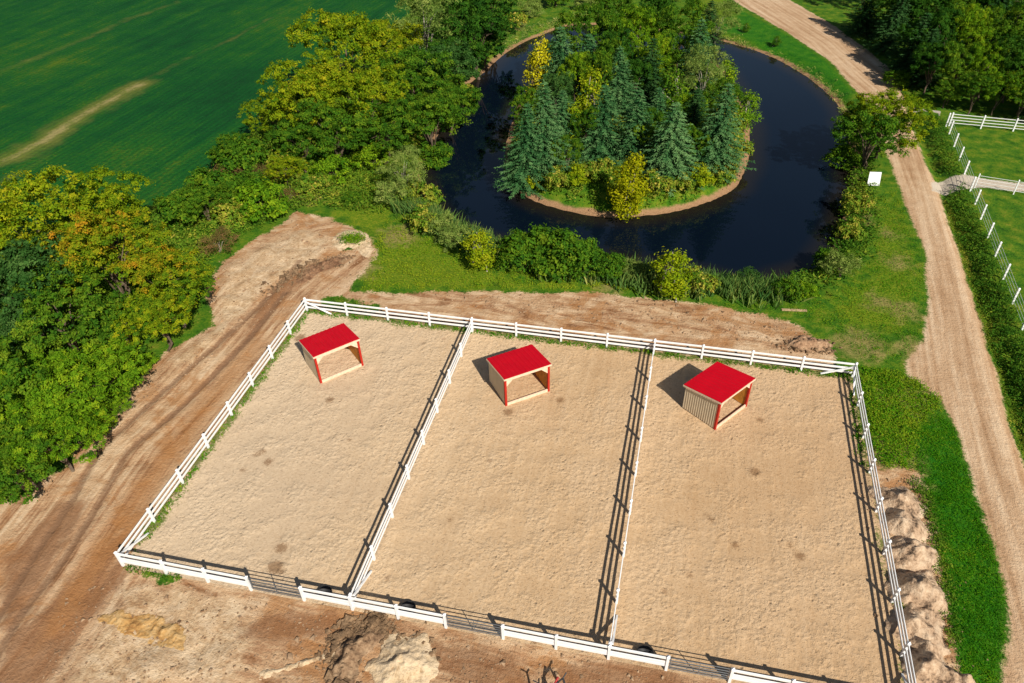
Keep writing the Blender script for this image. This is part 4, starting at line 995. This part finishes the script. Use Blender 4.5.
TI = "trees on the island"
for key, lab, b, t, w in [
        ('spruce0', "wide blue-green spruce at the left shore of the island", (523, 181), (521, 98), .95), ('spruce1', "blue-green spruce second from the island's left shore", (545, 176), (543, 86), 1.0),
        ('spruce2', "blue-green spruce right of the two on the island's left shore", (562, 158), (558, 88), 1.1), ('spruce1', "blue-green spruce with clear tiers, right of the golden poplar", (667, 180), (666, 104), 1.3),
        ('spruce0', "blue-green spruce at the right shore of the island", (712, 172), (708, 80), 1.15), ('spruce2', "spruce directly behind the golden poplar", (632, 165), (630, 94), 1.2),
        ('spruce0', "spruce behind and left of the golden poplar", (600, 160), (603, 86), 1.2), ('spruce1', "dark spruce in the very middle of the island", (618, 118), (617, 48), 1.25),
        ('darkspruce0', "dark spruce right of the middle of the island", (648, 112), (646, 44), 1.4), ('spruce2', "grey-green spruce right of the yellow tree at the back of the island", (562, 104), (560, 30), 1.4),
        ('spruce0', "grey-green spruce at the back left of the island", (585, 104), (583, 34), 1.3), ('spruce1', "grey-green spruce at the back right of the island", (693, 108), (690, 22), 1.15),
        ('darkspruce1', "dark narrow spruce between the spruces of the right half of the island", (690, 152), (688, 92), 1.5), ('spruce2', "small spruce in the right middle of the island", (655, 142), (655, 88), 1.3)]:
    by_foot("spruce_tree", key, lab, b, t, w, group=TI, z=.3)
by_foot("poplar_tree", 'citroncol', "golden yellow poplar alone at the front shore of the island", (627, 213), (627, 146), 1.05, group=TI, z=.1)
by_foot("poplar_tree", 'goldcol', "bright yellow tree at the back left shore of the island", (538, 104), (535, 38), .9, group=TI, z=.2)
by_foot("poplar_tree", 'limecol', "yellow-green slender tree left of the island's middle", (590, 140), (588, 74), 1., group=TI, z=.3)
by_foot("poplar_tree", 'limecol', "short yellow-green tree behind the left shore spruces", (572, 156), (570, 102), .9, group=TI, z=.3)
by_foot("poplar_tree", 'brightcol', "slender light green tree at the island's upper right shore", (722, 110), (719, 64), 1.1, group=TI, z=.1)
by_foot("poplar_tree", 'brightcol', "light green tree leaning out at the island's right tip", (742, 130), (741, 88), 1.3, group=TI, z=.0)
by_foot("poplar_tree", 'limecol', "small yellow-green tree between the right spruces of the island", (704, 165), (702, 118), 1., group=TI, z=.3)
by_foot("poplar_tree", 'greencol', "green slender tree in the island's right middle", (670, 130), (672, 70), 1.3, group=TI, z=.3)
for key, lab, b, c_, r in [
        ('green0', "leafy green tree at the back left of the island", (588, 82), (586, 34), 24), ('bright0', "bright green leafy tree at the back of the island", (630, 80), (630, 36), 21), ('green2', "leafy green tree at the back right of the island", (675, 82), (673, 36), 22),
        ('bright1', "bright leafy tree behind the central spruces", (655, 100), (655, 62), 17), ('green1', "green leafy tree left of the central spruce", (600, 114), (600, 74), 17), ('willow0', "olive tree above the right shore spruce", (700, 118), (700, 80), 17),
        ('green2', "tall green tree between the back trees of the island", (612, 66), (611, 22), 18), ('dark0', "dark leafy tree at the very back of the island", (650, 66), (650, 22), 17), ('bright0', "bright green tree low in the gap right of the middle spruce", (682, 145), (681, 112), 15), ('green0', "green tree behind the spruce with clear tiers", (648, 158), (648, 128), 12),
        ('green2', "leafy green tree at the island's left shore below the bright yellow tree", (527, 136), (528, 110), 14), ('blue0', "bluish leafy tree at the island's upper left shore", (545, 84), (545, 60), 13), ('green0', "small green tree in front of the left half of the island, behind the bushes", (566, 176), (566, 152), 12), ('bright1', "bright green tree between the middle and the clear-tiered spruce", (645, 168), (645, 142), 11), ('green1', "green tree between the right shore spruces", (692, 172), (692, 146), 12), ('green0', "green tree in the right half of the island behind the right shore spruce", (718, 130), (717, 98), 14), ('dark0', "dark leafy tree in the back middle of the island", (612, 96), (612, 58), 16), ('bright0', "bright green tree left of the island's middle", (574, 112), (573, 74), 14), ('green2', "green tree in the island's back right, left of the olive tree", (675, 100), (674, 64), 15),
        ('blue0', "bluish leafy tree in the left half of the island", (556, 128), (555, 98), 16), ('green1', "green tree filling the gap between golden poplar and left spruces", (584, 160), (583, 130), 13), ('dark1', "dim green tree between the middle and back spruces", (632, 112), (632, 82), 13)]:
    by_base("leafy_tree", key, lab, b, c_, r, group=TI, z=.4)
for key, lab, u, v, r in [('weedbush0', "yellowish bush at the island's right shore", 728, 118, 14), ('weedbush0', "olive bush on the island's right shore below the yellowish one", 734, 148, 13), ('limebush0', "yellow-green bush left of the golden poplar", 578, 178, 10),
                          ('weedbush0', "brownish bush between golden poplar and left spruces", 598, 172, 12), ('weedbush0', "olive bush at the island's front left", 556, 184, 11), ('limebush0', "yellow-green bush near the island's front left tip", 534, 184, 8),
                          ('weedbush0', "olive bush right of the golden poplar", 656, 188, 12), ('limebush0', "low yellow-green bush at the island's front right", 700, 182, 11), ('weedbush0', "olive bush at the island's front right tip", 722, 174, 11), ('weedbush0', "low bush just right of the front spruce", 682, 186, 10)]:
    by_crown("bush", key, lab, u, v, r, "bush", "bushes on the island")

BB = "bushes on the south bank of the pond"
for key, lab, u, v, r in [('bush0', "left bush of the thick round hedge on the pond's south bank", 524, 256, 20), ('bush1', "largest bush in the thick hedge on the pond's south bank", 551, 252, 24), ('bush0', "right-hand bush of the thick hedge on the pond's south bank", 583, 260, 21),
                          ('bush1', "small bush at the right end of the thick hedge", 609, 268, 14), ('willowbush0', "low grey-green bush between the hedge and the lime tree", 632, 272, 10), ('weedbush0', "yellowish bush right of the lime tree on the south bank", 700, 284, 13),
                          ('blue0', "blue-green bush by the water in the reeds of the south bank", 748, 278, 9), ('bush0', "dark green bush at the pond's lower right corner", 792, 290, 12), ('brightbush0', "yellow-green bush right of the dark bush at the pond's corner", 806, 292, 9),
                          ('willowbush0', "grey-green bush on the pond's right bank", 842, 268, 14), ('bush1', "green bush by the water on the pond's right bank", 828, 262, 12), ('weedbush0', "yellow-brown bush below the white board", 858, 205, 12), ('weedbush0', "olive bush on the right bank below the yellow-brown bush", 850, 232, 12),
                          ('willowbush0', "grey-green bush left of the bright young tree on the bank", 452, 238, 12), ('weedbush0', "olive bush where the bank bends by the left reeds", 424, 222, 14), ('willowbush0', "grey-green bush under the willow by the water", 438, 226, 12)]:
    by_crown("bush", key, lab, u, v, r, "bush", BB)
by_foot("young_tree", 'limecol', "bright yellow-green young tree alone on the bank left of the hedge", (481, 268), (480, 229), 1.5, group="young lime-coloured trees on the bank")
by_foot("young_tree", 'limecol', "bright yellow-green young tree at the right end of the hedge", (668, 297), (664, 248), 1.4, group="young lime-coloured trees on the bank")
by_base("leaning_tree", 'green1', "leafy tree leaning over the dirt road at the pond's right bank", (862, 170), (860, 128), 33)
by_base("leaning_tree", 'yellow1', "sunlit olive tree beside the leaning tree over the dirt road", (876, 160), (880, 118), 33)
by_crown("bush", 'bush0', "dark bush at the water under the leaning tree", 842, 160, 13, "bush", BB)
by_foot("spruce_tree", 'darkspruce0', "dark conifer on the far bank at the top, right of the island", (704, 42), (700, -14), 1.6)
by_crown("willow_tree", 'willow0', "pale tree beside the dark conifer on the far bank", 717, 22, 16)
for lab, b, t in (("tiny sapling on the far lawn nearer the pond's top corner", (746, 32), (746, 23)), ("tiny sapling on the far lawn nearer the dirt road", (776, 46), (776, 36))):
    by_foot("sapling", 'greencol', lab, b, t, 2.2)
for key, lab, u, v, r in [('weedbush0', "olive bush on the far bank at the top left of the pond", 512, 22, 11), ('willowbush0', "grey-green bush on the far bank near the top edge", 530, 10, 10), ('bush0', "green bush at the top edge beyond the pond", 556, -2, 11), ('bush1', "dark bush at the top edge behind the island", 600, -4, 13), ('willowbush0', "pale bush at the top edge behind the island", 585, 4, 8), ('bush0', "dark bush at the top edge, left of the far conifer", 668, -6, 12)]:
    by_crown("bush", key, lab, u, v, r, "bush")

TF = "trees of the dark wood at the top right"
for key, lab, b, t, w in [
        ('darkspruce0', "dark spruce at the wood's left end beside the dirt road", (862, 34), (858, -32), 1.3), ('darkspruce1', "dark spruce second from the wood's road end", (884, 52), (880, -16), 1.4), ('darkspruce0', "dark spruce shading the road just above the leaning tree", (906, 74), (900, 0), 1.3),
        ('darkspruce1', "dark spruce at the top edge behind the road-side spruces", (900, 30), (896, -40), 1.4), ('darkspruce0', "tall dark spruce at the right end of the wood", (1012, 94), (1016, 4), 1.2), ('darkspruce1', "dark spruce in the right top corner", (1036, 80), (1040, -30), 1.3),
        ('darkspruce0', "dark spruce at the top edge in the middle of the wood", (940, 40), (938, -40), 1.3), ('darkspruce1', "dark spruce in the shade between the bright leafy trees", (918, 84), (914, 20), 1.4), ('darkspruce1', "dark spruce at the top edge right of the wood's middle", (985, 50), (985, -40), 1.3), ('darkspruce0', "dark spruce beyond the right edge by the pasture fence", (1055, 120), (1062, 20), 1.3)]:
    by_foot("spruce_tree", key, lab, b, t, w, group=TF)
for key, lab, b, c_, r in [
        ('green0', "small green tree just above the pasture fence's first post", (944, 108), (944, 88), 13), ('green1', "green tree behind the second post of the pasture fence", (968, 114), (967, 86), 16), ('bright1', "bright green tree nearest the pasture fence", (991, 116), (991, 84), 16), ('green2', "green tree at the right edge above the pasture fence", (1015, 120), (1015, 88), 17), ('dark0', "dark tree just beyond the right edge above the pasture fence", (1042, 124), (1041, 90), 19),
        ('dark1', "dark leafy tree in the second row, left end of the wood", (925, 94), (925, 62), 17), ('green0', "leafy tree left of the wood's bright column", (948, 96), (947, 57), 19), ('bright0', "bright green tree like a column in the dark wood", (976, 100), (974, 58), 17), ('dark0', "dark leafy tree right of the bright column", (1001, 102), (1001, 58), 19), ('green1', "dim green tree in the second row at the right edge", (1027, 104), (1027, 58), 19),
        ('dark0', "dark leafy tree behind the road-side spruces", (908, 72), (906, 36), 17), ('dark1', "dark tree in the third row of the wood", (931, 72), (930, 30), 19), ('bright1', "bright green leafy tree at the top of the dark wood", (958, 74), (957, 26), 18), ('green2', "green leafy tree right of the topmost bright tree", (986, 74), (985, 28), 19), ('dark0', "dark leafy tree at the wood's top right", (1013, 74), (1012, 26), 20), ('dark1', "dim tree beyond the top right corner", (1042, 72), (1041, 20), 22),
        ('dark1', "dark leafy tree at the top edge behind the road-side spruces", (888, 46), (886, 8), 19), ('dark0', "dark leafy tree at the top edge left of the bright ones", (916, 46), (914, 2), 21), ('green0', "green tree at the top edge in the middle of the wood", (946, 46), (944, 0), 20), ('dark0', "dim tree at the top edge right of the middle", (976, 46), (975, 0), 20), ('dark1', "dim tree at the top edge near the right corner", (1006, 46), (1005, -3), 22), ('green1', "dim green tree beyond the wood's left end at the top", (860, 10), (858, -24), 20)]:
    by_base("leafy_tree", key, lab, b, c_, r, group=TF)
by_crown("bush", 'bush1', "small green bush on the road edge just above the leaning tree", 896, 80, 9, "bush")

# ------------------------------------------------------------------ ground cover nobody could count
def tufts(name, label, pts, h, mat, blades=6, wid=.06, spread=.18, seed=1, cat="ground cover", tint0=.45, lean=.5):
    rng = np.random.default_rng(seed); pts = np.asarray(pts); n = len(pts)*blades
    base = np.repeat(pts, blades, 0)+rng.normal(0, spread, (n, 2)); z = np.repeat([ground_h(*q) for q in pts], blades)
    hh = np.repeat(np.broadcast_to(h, len(pts)), blades)*rng.uniform(.5, 1.25, n); a = rng.uniform(0, 6.28, n); ln = rng.normal(0, lean, (n, 2))*hh[:, None]
    wv = np.stack([np.cos(a), np.sin(a)], 1)*wid*rng.uniform(.6, 1.4, n)[:, None]
    b0 = np.c_[base-wv*.5, z-.03]; b1 = np.c_[base+wv*.5, z-.03]; m0 = np.c_[base+ln*.45+wv*.55, z+hh*.6]; m1 = np.c_[base+ln*.45-wv*.55, z+hh*.6]; t = np.c_[base+ln, z+hh]
    V = np.stack([b0, b1, m0, t, m1], 1).reshape(-1, 3)
    ti = np.clip(np.repeat(tint0+.16*fbm(pts[:, 0], pts[:, 1], .35)+rng.normal(0, .1, len(pts)), blades)+rng.normal(0, .1, n), 0, 1)
    o = link(name, mesh_np(name, V, np.arange(5*n), [5]*n, [mat], {'tint': np.repeat(ti, 5)}))
    return tag(o, label, cat, kind="stuff")
def leafy_cover(name, label, pts, h, mat, per=14, leaf=.2, spread=.4, seed=1, cat="undergrowth", tint0=.45, aspect=.5):
    rng = np.random.default_rng(seed); pts = np.asarray(pts); n = len(pts)*per
    big = .45+.75*np.clip(.5+fbm(pts[:, 0], pts[:, 1], .45), 0, 1.2); z = np.array([ground_h(*q) for q in pts])
    off = rng.normal(0, 1, (len(pts), per, 3))*spread*.6; zz = z[:, None]+h*big[:, None]*rng.uniform(.25, 1., (len(pts), per))
    pos = np.stack([pts[:, 0, None]+off[:, :, 0], pts[:, 1, None]+off[:, :, 1], zz], 2).reshape(-1, 3)
    nr = norm(np.array([0, 0, .9])+rng.normal(size=(n, 3))*.55)
    ti = np.repeat(tint0+.30*fbm(pts[:, 0]+9, pts[:, 1], .28)+rng.normal(0, .12, len(pts)), per)+rng.normal(0, .09, n)
    return tag(link(name, leaf_mesh(name, pos, nr, np.full(n, leaf), np.clip(ti, 0, 1), mat, rng, aspect)), label, cat, kind="stuff")
def scatter(poly, n, rng, cond=None):
    poly = np.asarray(poly); lo, hi = poly.min(0), poly.max(0); out = []
    while len(out) < n:
        q = rng.uniform(lo, hi, (n*2, 2)); q = q[poly_sd(q, poly) > 0]
        if cond is not None: q = np.array([k for k in q if cond(*k)])
        if len(q): out += list(q)
    return np.array(out[:n])
def along(pl, n, w, rng):
    pl = np.asarray(pl); L = np.r_[0, np.cumsum(np.hypot(*np.diff(pl, axis=0).T))]; t = rng.uniform(0, L[-1], n)
    return np.stack([np.interp(t, L, pl[:, 0]), np.interp(t, L, pl[:, 1])], 1)+rng.normal(0, w, (n, 2))
rg = np.random.default_rng(5)
not_road = lambda x, y: sample('road', x, y) < -.3 and sample('soil', x, y) < .2 and sample('sand', x, y) < 0 and sample('water', x, y) < -.2 and sample('path', x, y) < 0
reed_line = gp([(398, 200), (424, 214), (448, 230), (480, 246), (512, 256), (560, 268), (610, 275), (640, 280), (690, 286), (740, 291), (780, 292)])
tufts("reeds", "tall reeds and weeds lining the near bank of the pond", np.array([q for q in along(reed_line, 1300, .7, rg) if sample('water', *q) < .6]), 1.2, LM['reed'], 9, .09, .3, 3, "reeds", .45, .3)
east = gp([(790, 288), (815, 280), (838, 262), (852, 238), (857, 210), (858, 188), (856, 168), (850, 120)])
leafy_cover("bank_weeds", "mixed green and yellowish weeds on the right bank of the pond", np.array([q for q in along(east, 800, .9, rg) if sample('water', *q) < .2]), .9, LM['weed'], 12, .24, .4, 31, "weeds", .36)
far_line = gp([(500, 45), (530, 30), (562, 20), (600, 16), (650, 18), (700, 28), (735, 40), (770, 54), (800, 68), (826, 88), (848, 114)])
leafy_cover("bank_weeds", "low yellowish weeds on the far bank of the pond", np.array([q for q in along(far_line, 1000, .7, rg) if sample('water', *q) < .1]), .5, LM['reed'], 10, .24, .35, 4, "weeds", .66, .3)
isl = scatter(gp([(508, 182), (532, 199), (560, 210), (620, 217), (690, 210), (734, 188), (748, 150), (735, 100), (700, 70), (600, 70), (540, 90), (515, 130)]), 3400, rg, lambda x, y: sample('island', x, y) > .7)
leafy_cover("undergrowth", "yellow-green undergrowth covering the ground of the island", isl, .8, LM['weed'], 13, .24, .4, 5, "undergrowth", .46)
scr = scatter(gp([(60, 240), (150, 212), (215, 166), (300, 100), (380, 90), (430, 150), (420, 205), (380, 215), (310, 205), (250, 232), (210, 250), (205, 300), (130, 360), (40, 340)]), 5000, rg, lambda x, y: sample('soil', x, y) < 0 and sample('water', x, y) < -.3 and sample('field', x, y) < -.2)
leafy_cover("undergrowth", "mixed green undergrowth of the scrub between field, dirt track and pond", scr, .8, LM['weed'], 12, .24, .5, 6, "undergrowth", .30)
wood = scatter(gp([(-60, 330), (40, 330), (130, 355), (110, 400), (80, 435), (50, 465), (0, 498), (-80, 540)]), 1500, rg, lambda x, y: sample('soil', x, y) < .2)
leafy_cover("undergrowth", "green undergrowth at the foot of the left wood beside the track", wood, .6, LM['weed'], 12, .24, .4, 16, "undergrowth", .35)
hedge = gp([(926, 118), (940, 118), (958, 170), (972, 205), (996, 268), (1020, 330), (1050, 400), (1085, 500), (1110, 590), (1088, 590), (1050, 480), (1024, 425), (1003, 368), (981, 305), (967, 252), (955, 215), (949, 190), (938, 150)])
hp = scatter(hedge, 1050, rg, not_road)
leafy_cover("hedge_plants", "dense green weeds filling the ditch between road and pasture fence", hp, .75, LM['weed'], 12, .17, .34, 7, "undergrowth", .24)
vg = gp([(943, 198), (956, 225), (968, 262), (985, 312), (1003, 368), (1016, 414), (1034, 462), (1060, 550)])
vq = np.array([q for q in along(vg, 1750, .5, rg) if sample('road', *q) < .1 and sample('path', *q) < 0])
leafy_cover("road_verge", "olive and yellowish grass verge on the right edge of the dirt road", vq, .22, LM['weed'], 9, .12, .2, 8, "grass", .52, .35)
rough = scatter(gp([(860, 368), (905, 372), (945, 402), (918, 428), (914, 470), (880, 468), (868, 430)]), 1500, rg, not_road)
leafy_cover("rough_weeds", "rough weedy growth outside the right corner of the pens", rough, .34, LM['turf'], 9, .13, .25, 9, "weeds", .55, .4)
bk = scatter(gp([(365, 268), (385, 215), (400, 220), (430, 240), (500, 268), (620, 285), (680, 297), (640, 292), (500, 289), (420, 291), (360, 290)]), 800, rg, not_road)
leafy_cover("bank_grass", "yellow-green grass on the slope between bare soil and pond bushes", bk, .25, LM['turf'], 9, .14, .3, 11, "grass", .82, .35)
lu = scatter(lush, 2600, rg, lambda x, y: sample('soil', x, y) < .2 and sample('road', x, y) < -.2)
leafy_cover("lush_grass", "bright green grass strip between dirt piles and dirt road", lu, .14, LM['turf'], 9, .10, .2, 10, "grass", .36, .3)
lw = scatter(gp([(700, 302), (790, 314), (830, 327), (860, 360), (900, 362), (920, 340), (924, 300), (920, 250), (895, 190), (876, 196), (872, 260), (835, 296), (780, 308)]), 1500, rg, not_road)
leafy_cover("lawn_grass", "grass between the pond's right bank, back fence and dirt road", lw, .14, LM['turf'], 9, .11, .25, 12, "grass", .6, .3)
vp = np.concatenate([along(np.array([BL, BR])+(0, -.12), 330, .12, rg), along(np.array([BL, FRONT[0]])+(.15, 0), 170, .10, rg), along(np.array([BR, right[3]])+(-.2, 0), 90, .15, rg)])
tufts("fence_grass", "thin line of grass growing along the foot of the pen fences", vp, .15, LM['turf'], 6, .05, .12, 13, "grass", .55, .8)
pw = np.concatenate([along(gp([(912, 478), (930, 510), (940, 560), (947, 600), (954, 650)]), 330, .25, rg), along(gp([(901, 604), (907, 610)]), 60, .16, rg), along(gp([(335, 303), (375, 310)]), 100, .3, rg), along(gp([(125, 568), (180, 578)]), 40, .12, rg)])
leafy_cover("weeds", "patchy weeds round the dirt piles and fence corners", pw, .28, LM['weed'], 8, .12, .16, 14, "weeds", .33, .4)
hg = along(gp([(346, 243), (362, 242)]), 150, .28, rg)
leafy_cover("hump_grass", "green grass cap on the sandy spoil hump", hg, .75, LM['turf'], 10, .14, .16, 17, "grass", .5, .4)
def clods(name, label, pts, size, mat, seed):
    rng = np.random.default_rng(seed); pts = np.asarray(pts); n = len(pts); r = size*rng.lognormal(0, .5, n)
    base = np.array([(1, 0, 0), (-.5, .87, 0), (-.5, -.87, 0), (.5, .3, .7), (-.5, .35, .75), (0, -.55, .65)])
    V = base[None]*(1+rng.normal(0, .22, (n, 6, 3)))*r[:, None, None]; a = rng.uniform(0, 6.28, n); ca, sa = np.cos(a)[:, None], np.sin(a)[:, None]
    X = V[:, :, 0]*ca-V[:, :, 1]*sa; Y = V[:, :, 0]*sa+V[:, :, 1]*ca; gz = np.array([ground_h(*q) for q in pts])-.01
    V = np.stack([X+pts[:, 0, None], Y+pts[:, 1, None], V[:, :, 2]*.8+gz[:, None]], 2).reshape(-1, 3)
    T = [(3, 4, 5), (0, 3, 5), (0, 1, 3), (1, 4, 3), (1, 2, 4), (2, 5, 4), (2, 0, 5)]
    F = (np.arange(n)[:, None, None]*6+np.array(T)[None]).reshape(-1)
    return tag(link(name, mesh_np(name, V, F, [3]*(7*n), [mat])), label, "clods", kind="stuff")
on_soil = lambda x, y: sample('soil', x, y) > .3 and sample('sand', x, y) < -.4
cp = np.concatenate([scatter(gp([(360, 293), (600, 296), (760, 314), (828, 346), (800, 352), (640, 330), (420, 300)]), 2600, rg, on_soil),
                     scatter(gp([(215, 325), (215, 270), (300, 214), (335, 225), (372, 250), (350, 290), (300, 298), (240, 340), (130, 420), (90, 440), (120, 405)]), 2600, rg, on_soil),
                     scatter(gp([(60, 600), (125, 575), (350, 615), (560, 652), (800, 690), (560, 700), (40, 690)]), 2400, rg, on_soil),
                     along(gp([(150, 372), (120, 405), (90, 438)]), 300, .5, rg), along(gp([(890, 480), (905, 520), (915, 560), (922, 610), (935, 670)]), 900, 1.2, rg)])
cp = np.array([q for q in cp if sample('sand', *q) < -.3 and sample('road', *q) < -.5 and sample('soil', *q) > .2])
clods("clods", "loose clods and crumbs of earth scattered over the bare soil", np.concatenate([cp[::2], along(gp([(880, 490), (905, 520), (915, 560), (922, 610), (935, 670)]), 900, .8, rg)]), .05, CRUMB, 40)
dk = np.concatenate([along(gp([(385, 640), (420, 642), (428, 665)]), 150, .3, rg), along(gp([(335, 640), (352, 626), (372, 624), (390, 630)]), 500, .35, rg), along(gp([(335, 640), (345, 690)]), 300, .4, rg), along(gp([(268, 292), (312, 266), (349, 257)]), 400, .5, rg), along(gp([(786, 347), (830, 348)]), 200, .4, rg)])
clods("clods", "dark broken clods round the dark heap and the topsoil heap", dk, .10, soil_mat("dark crumbs", (.09, .055, .03), (.16, .10, .055), (.25, .16, .09)), 41)
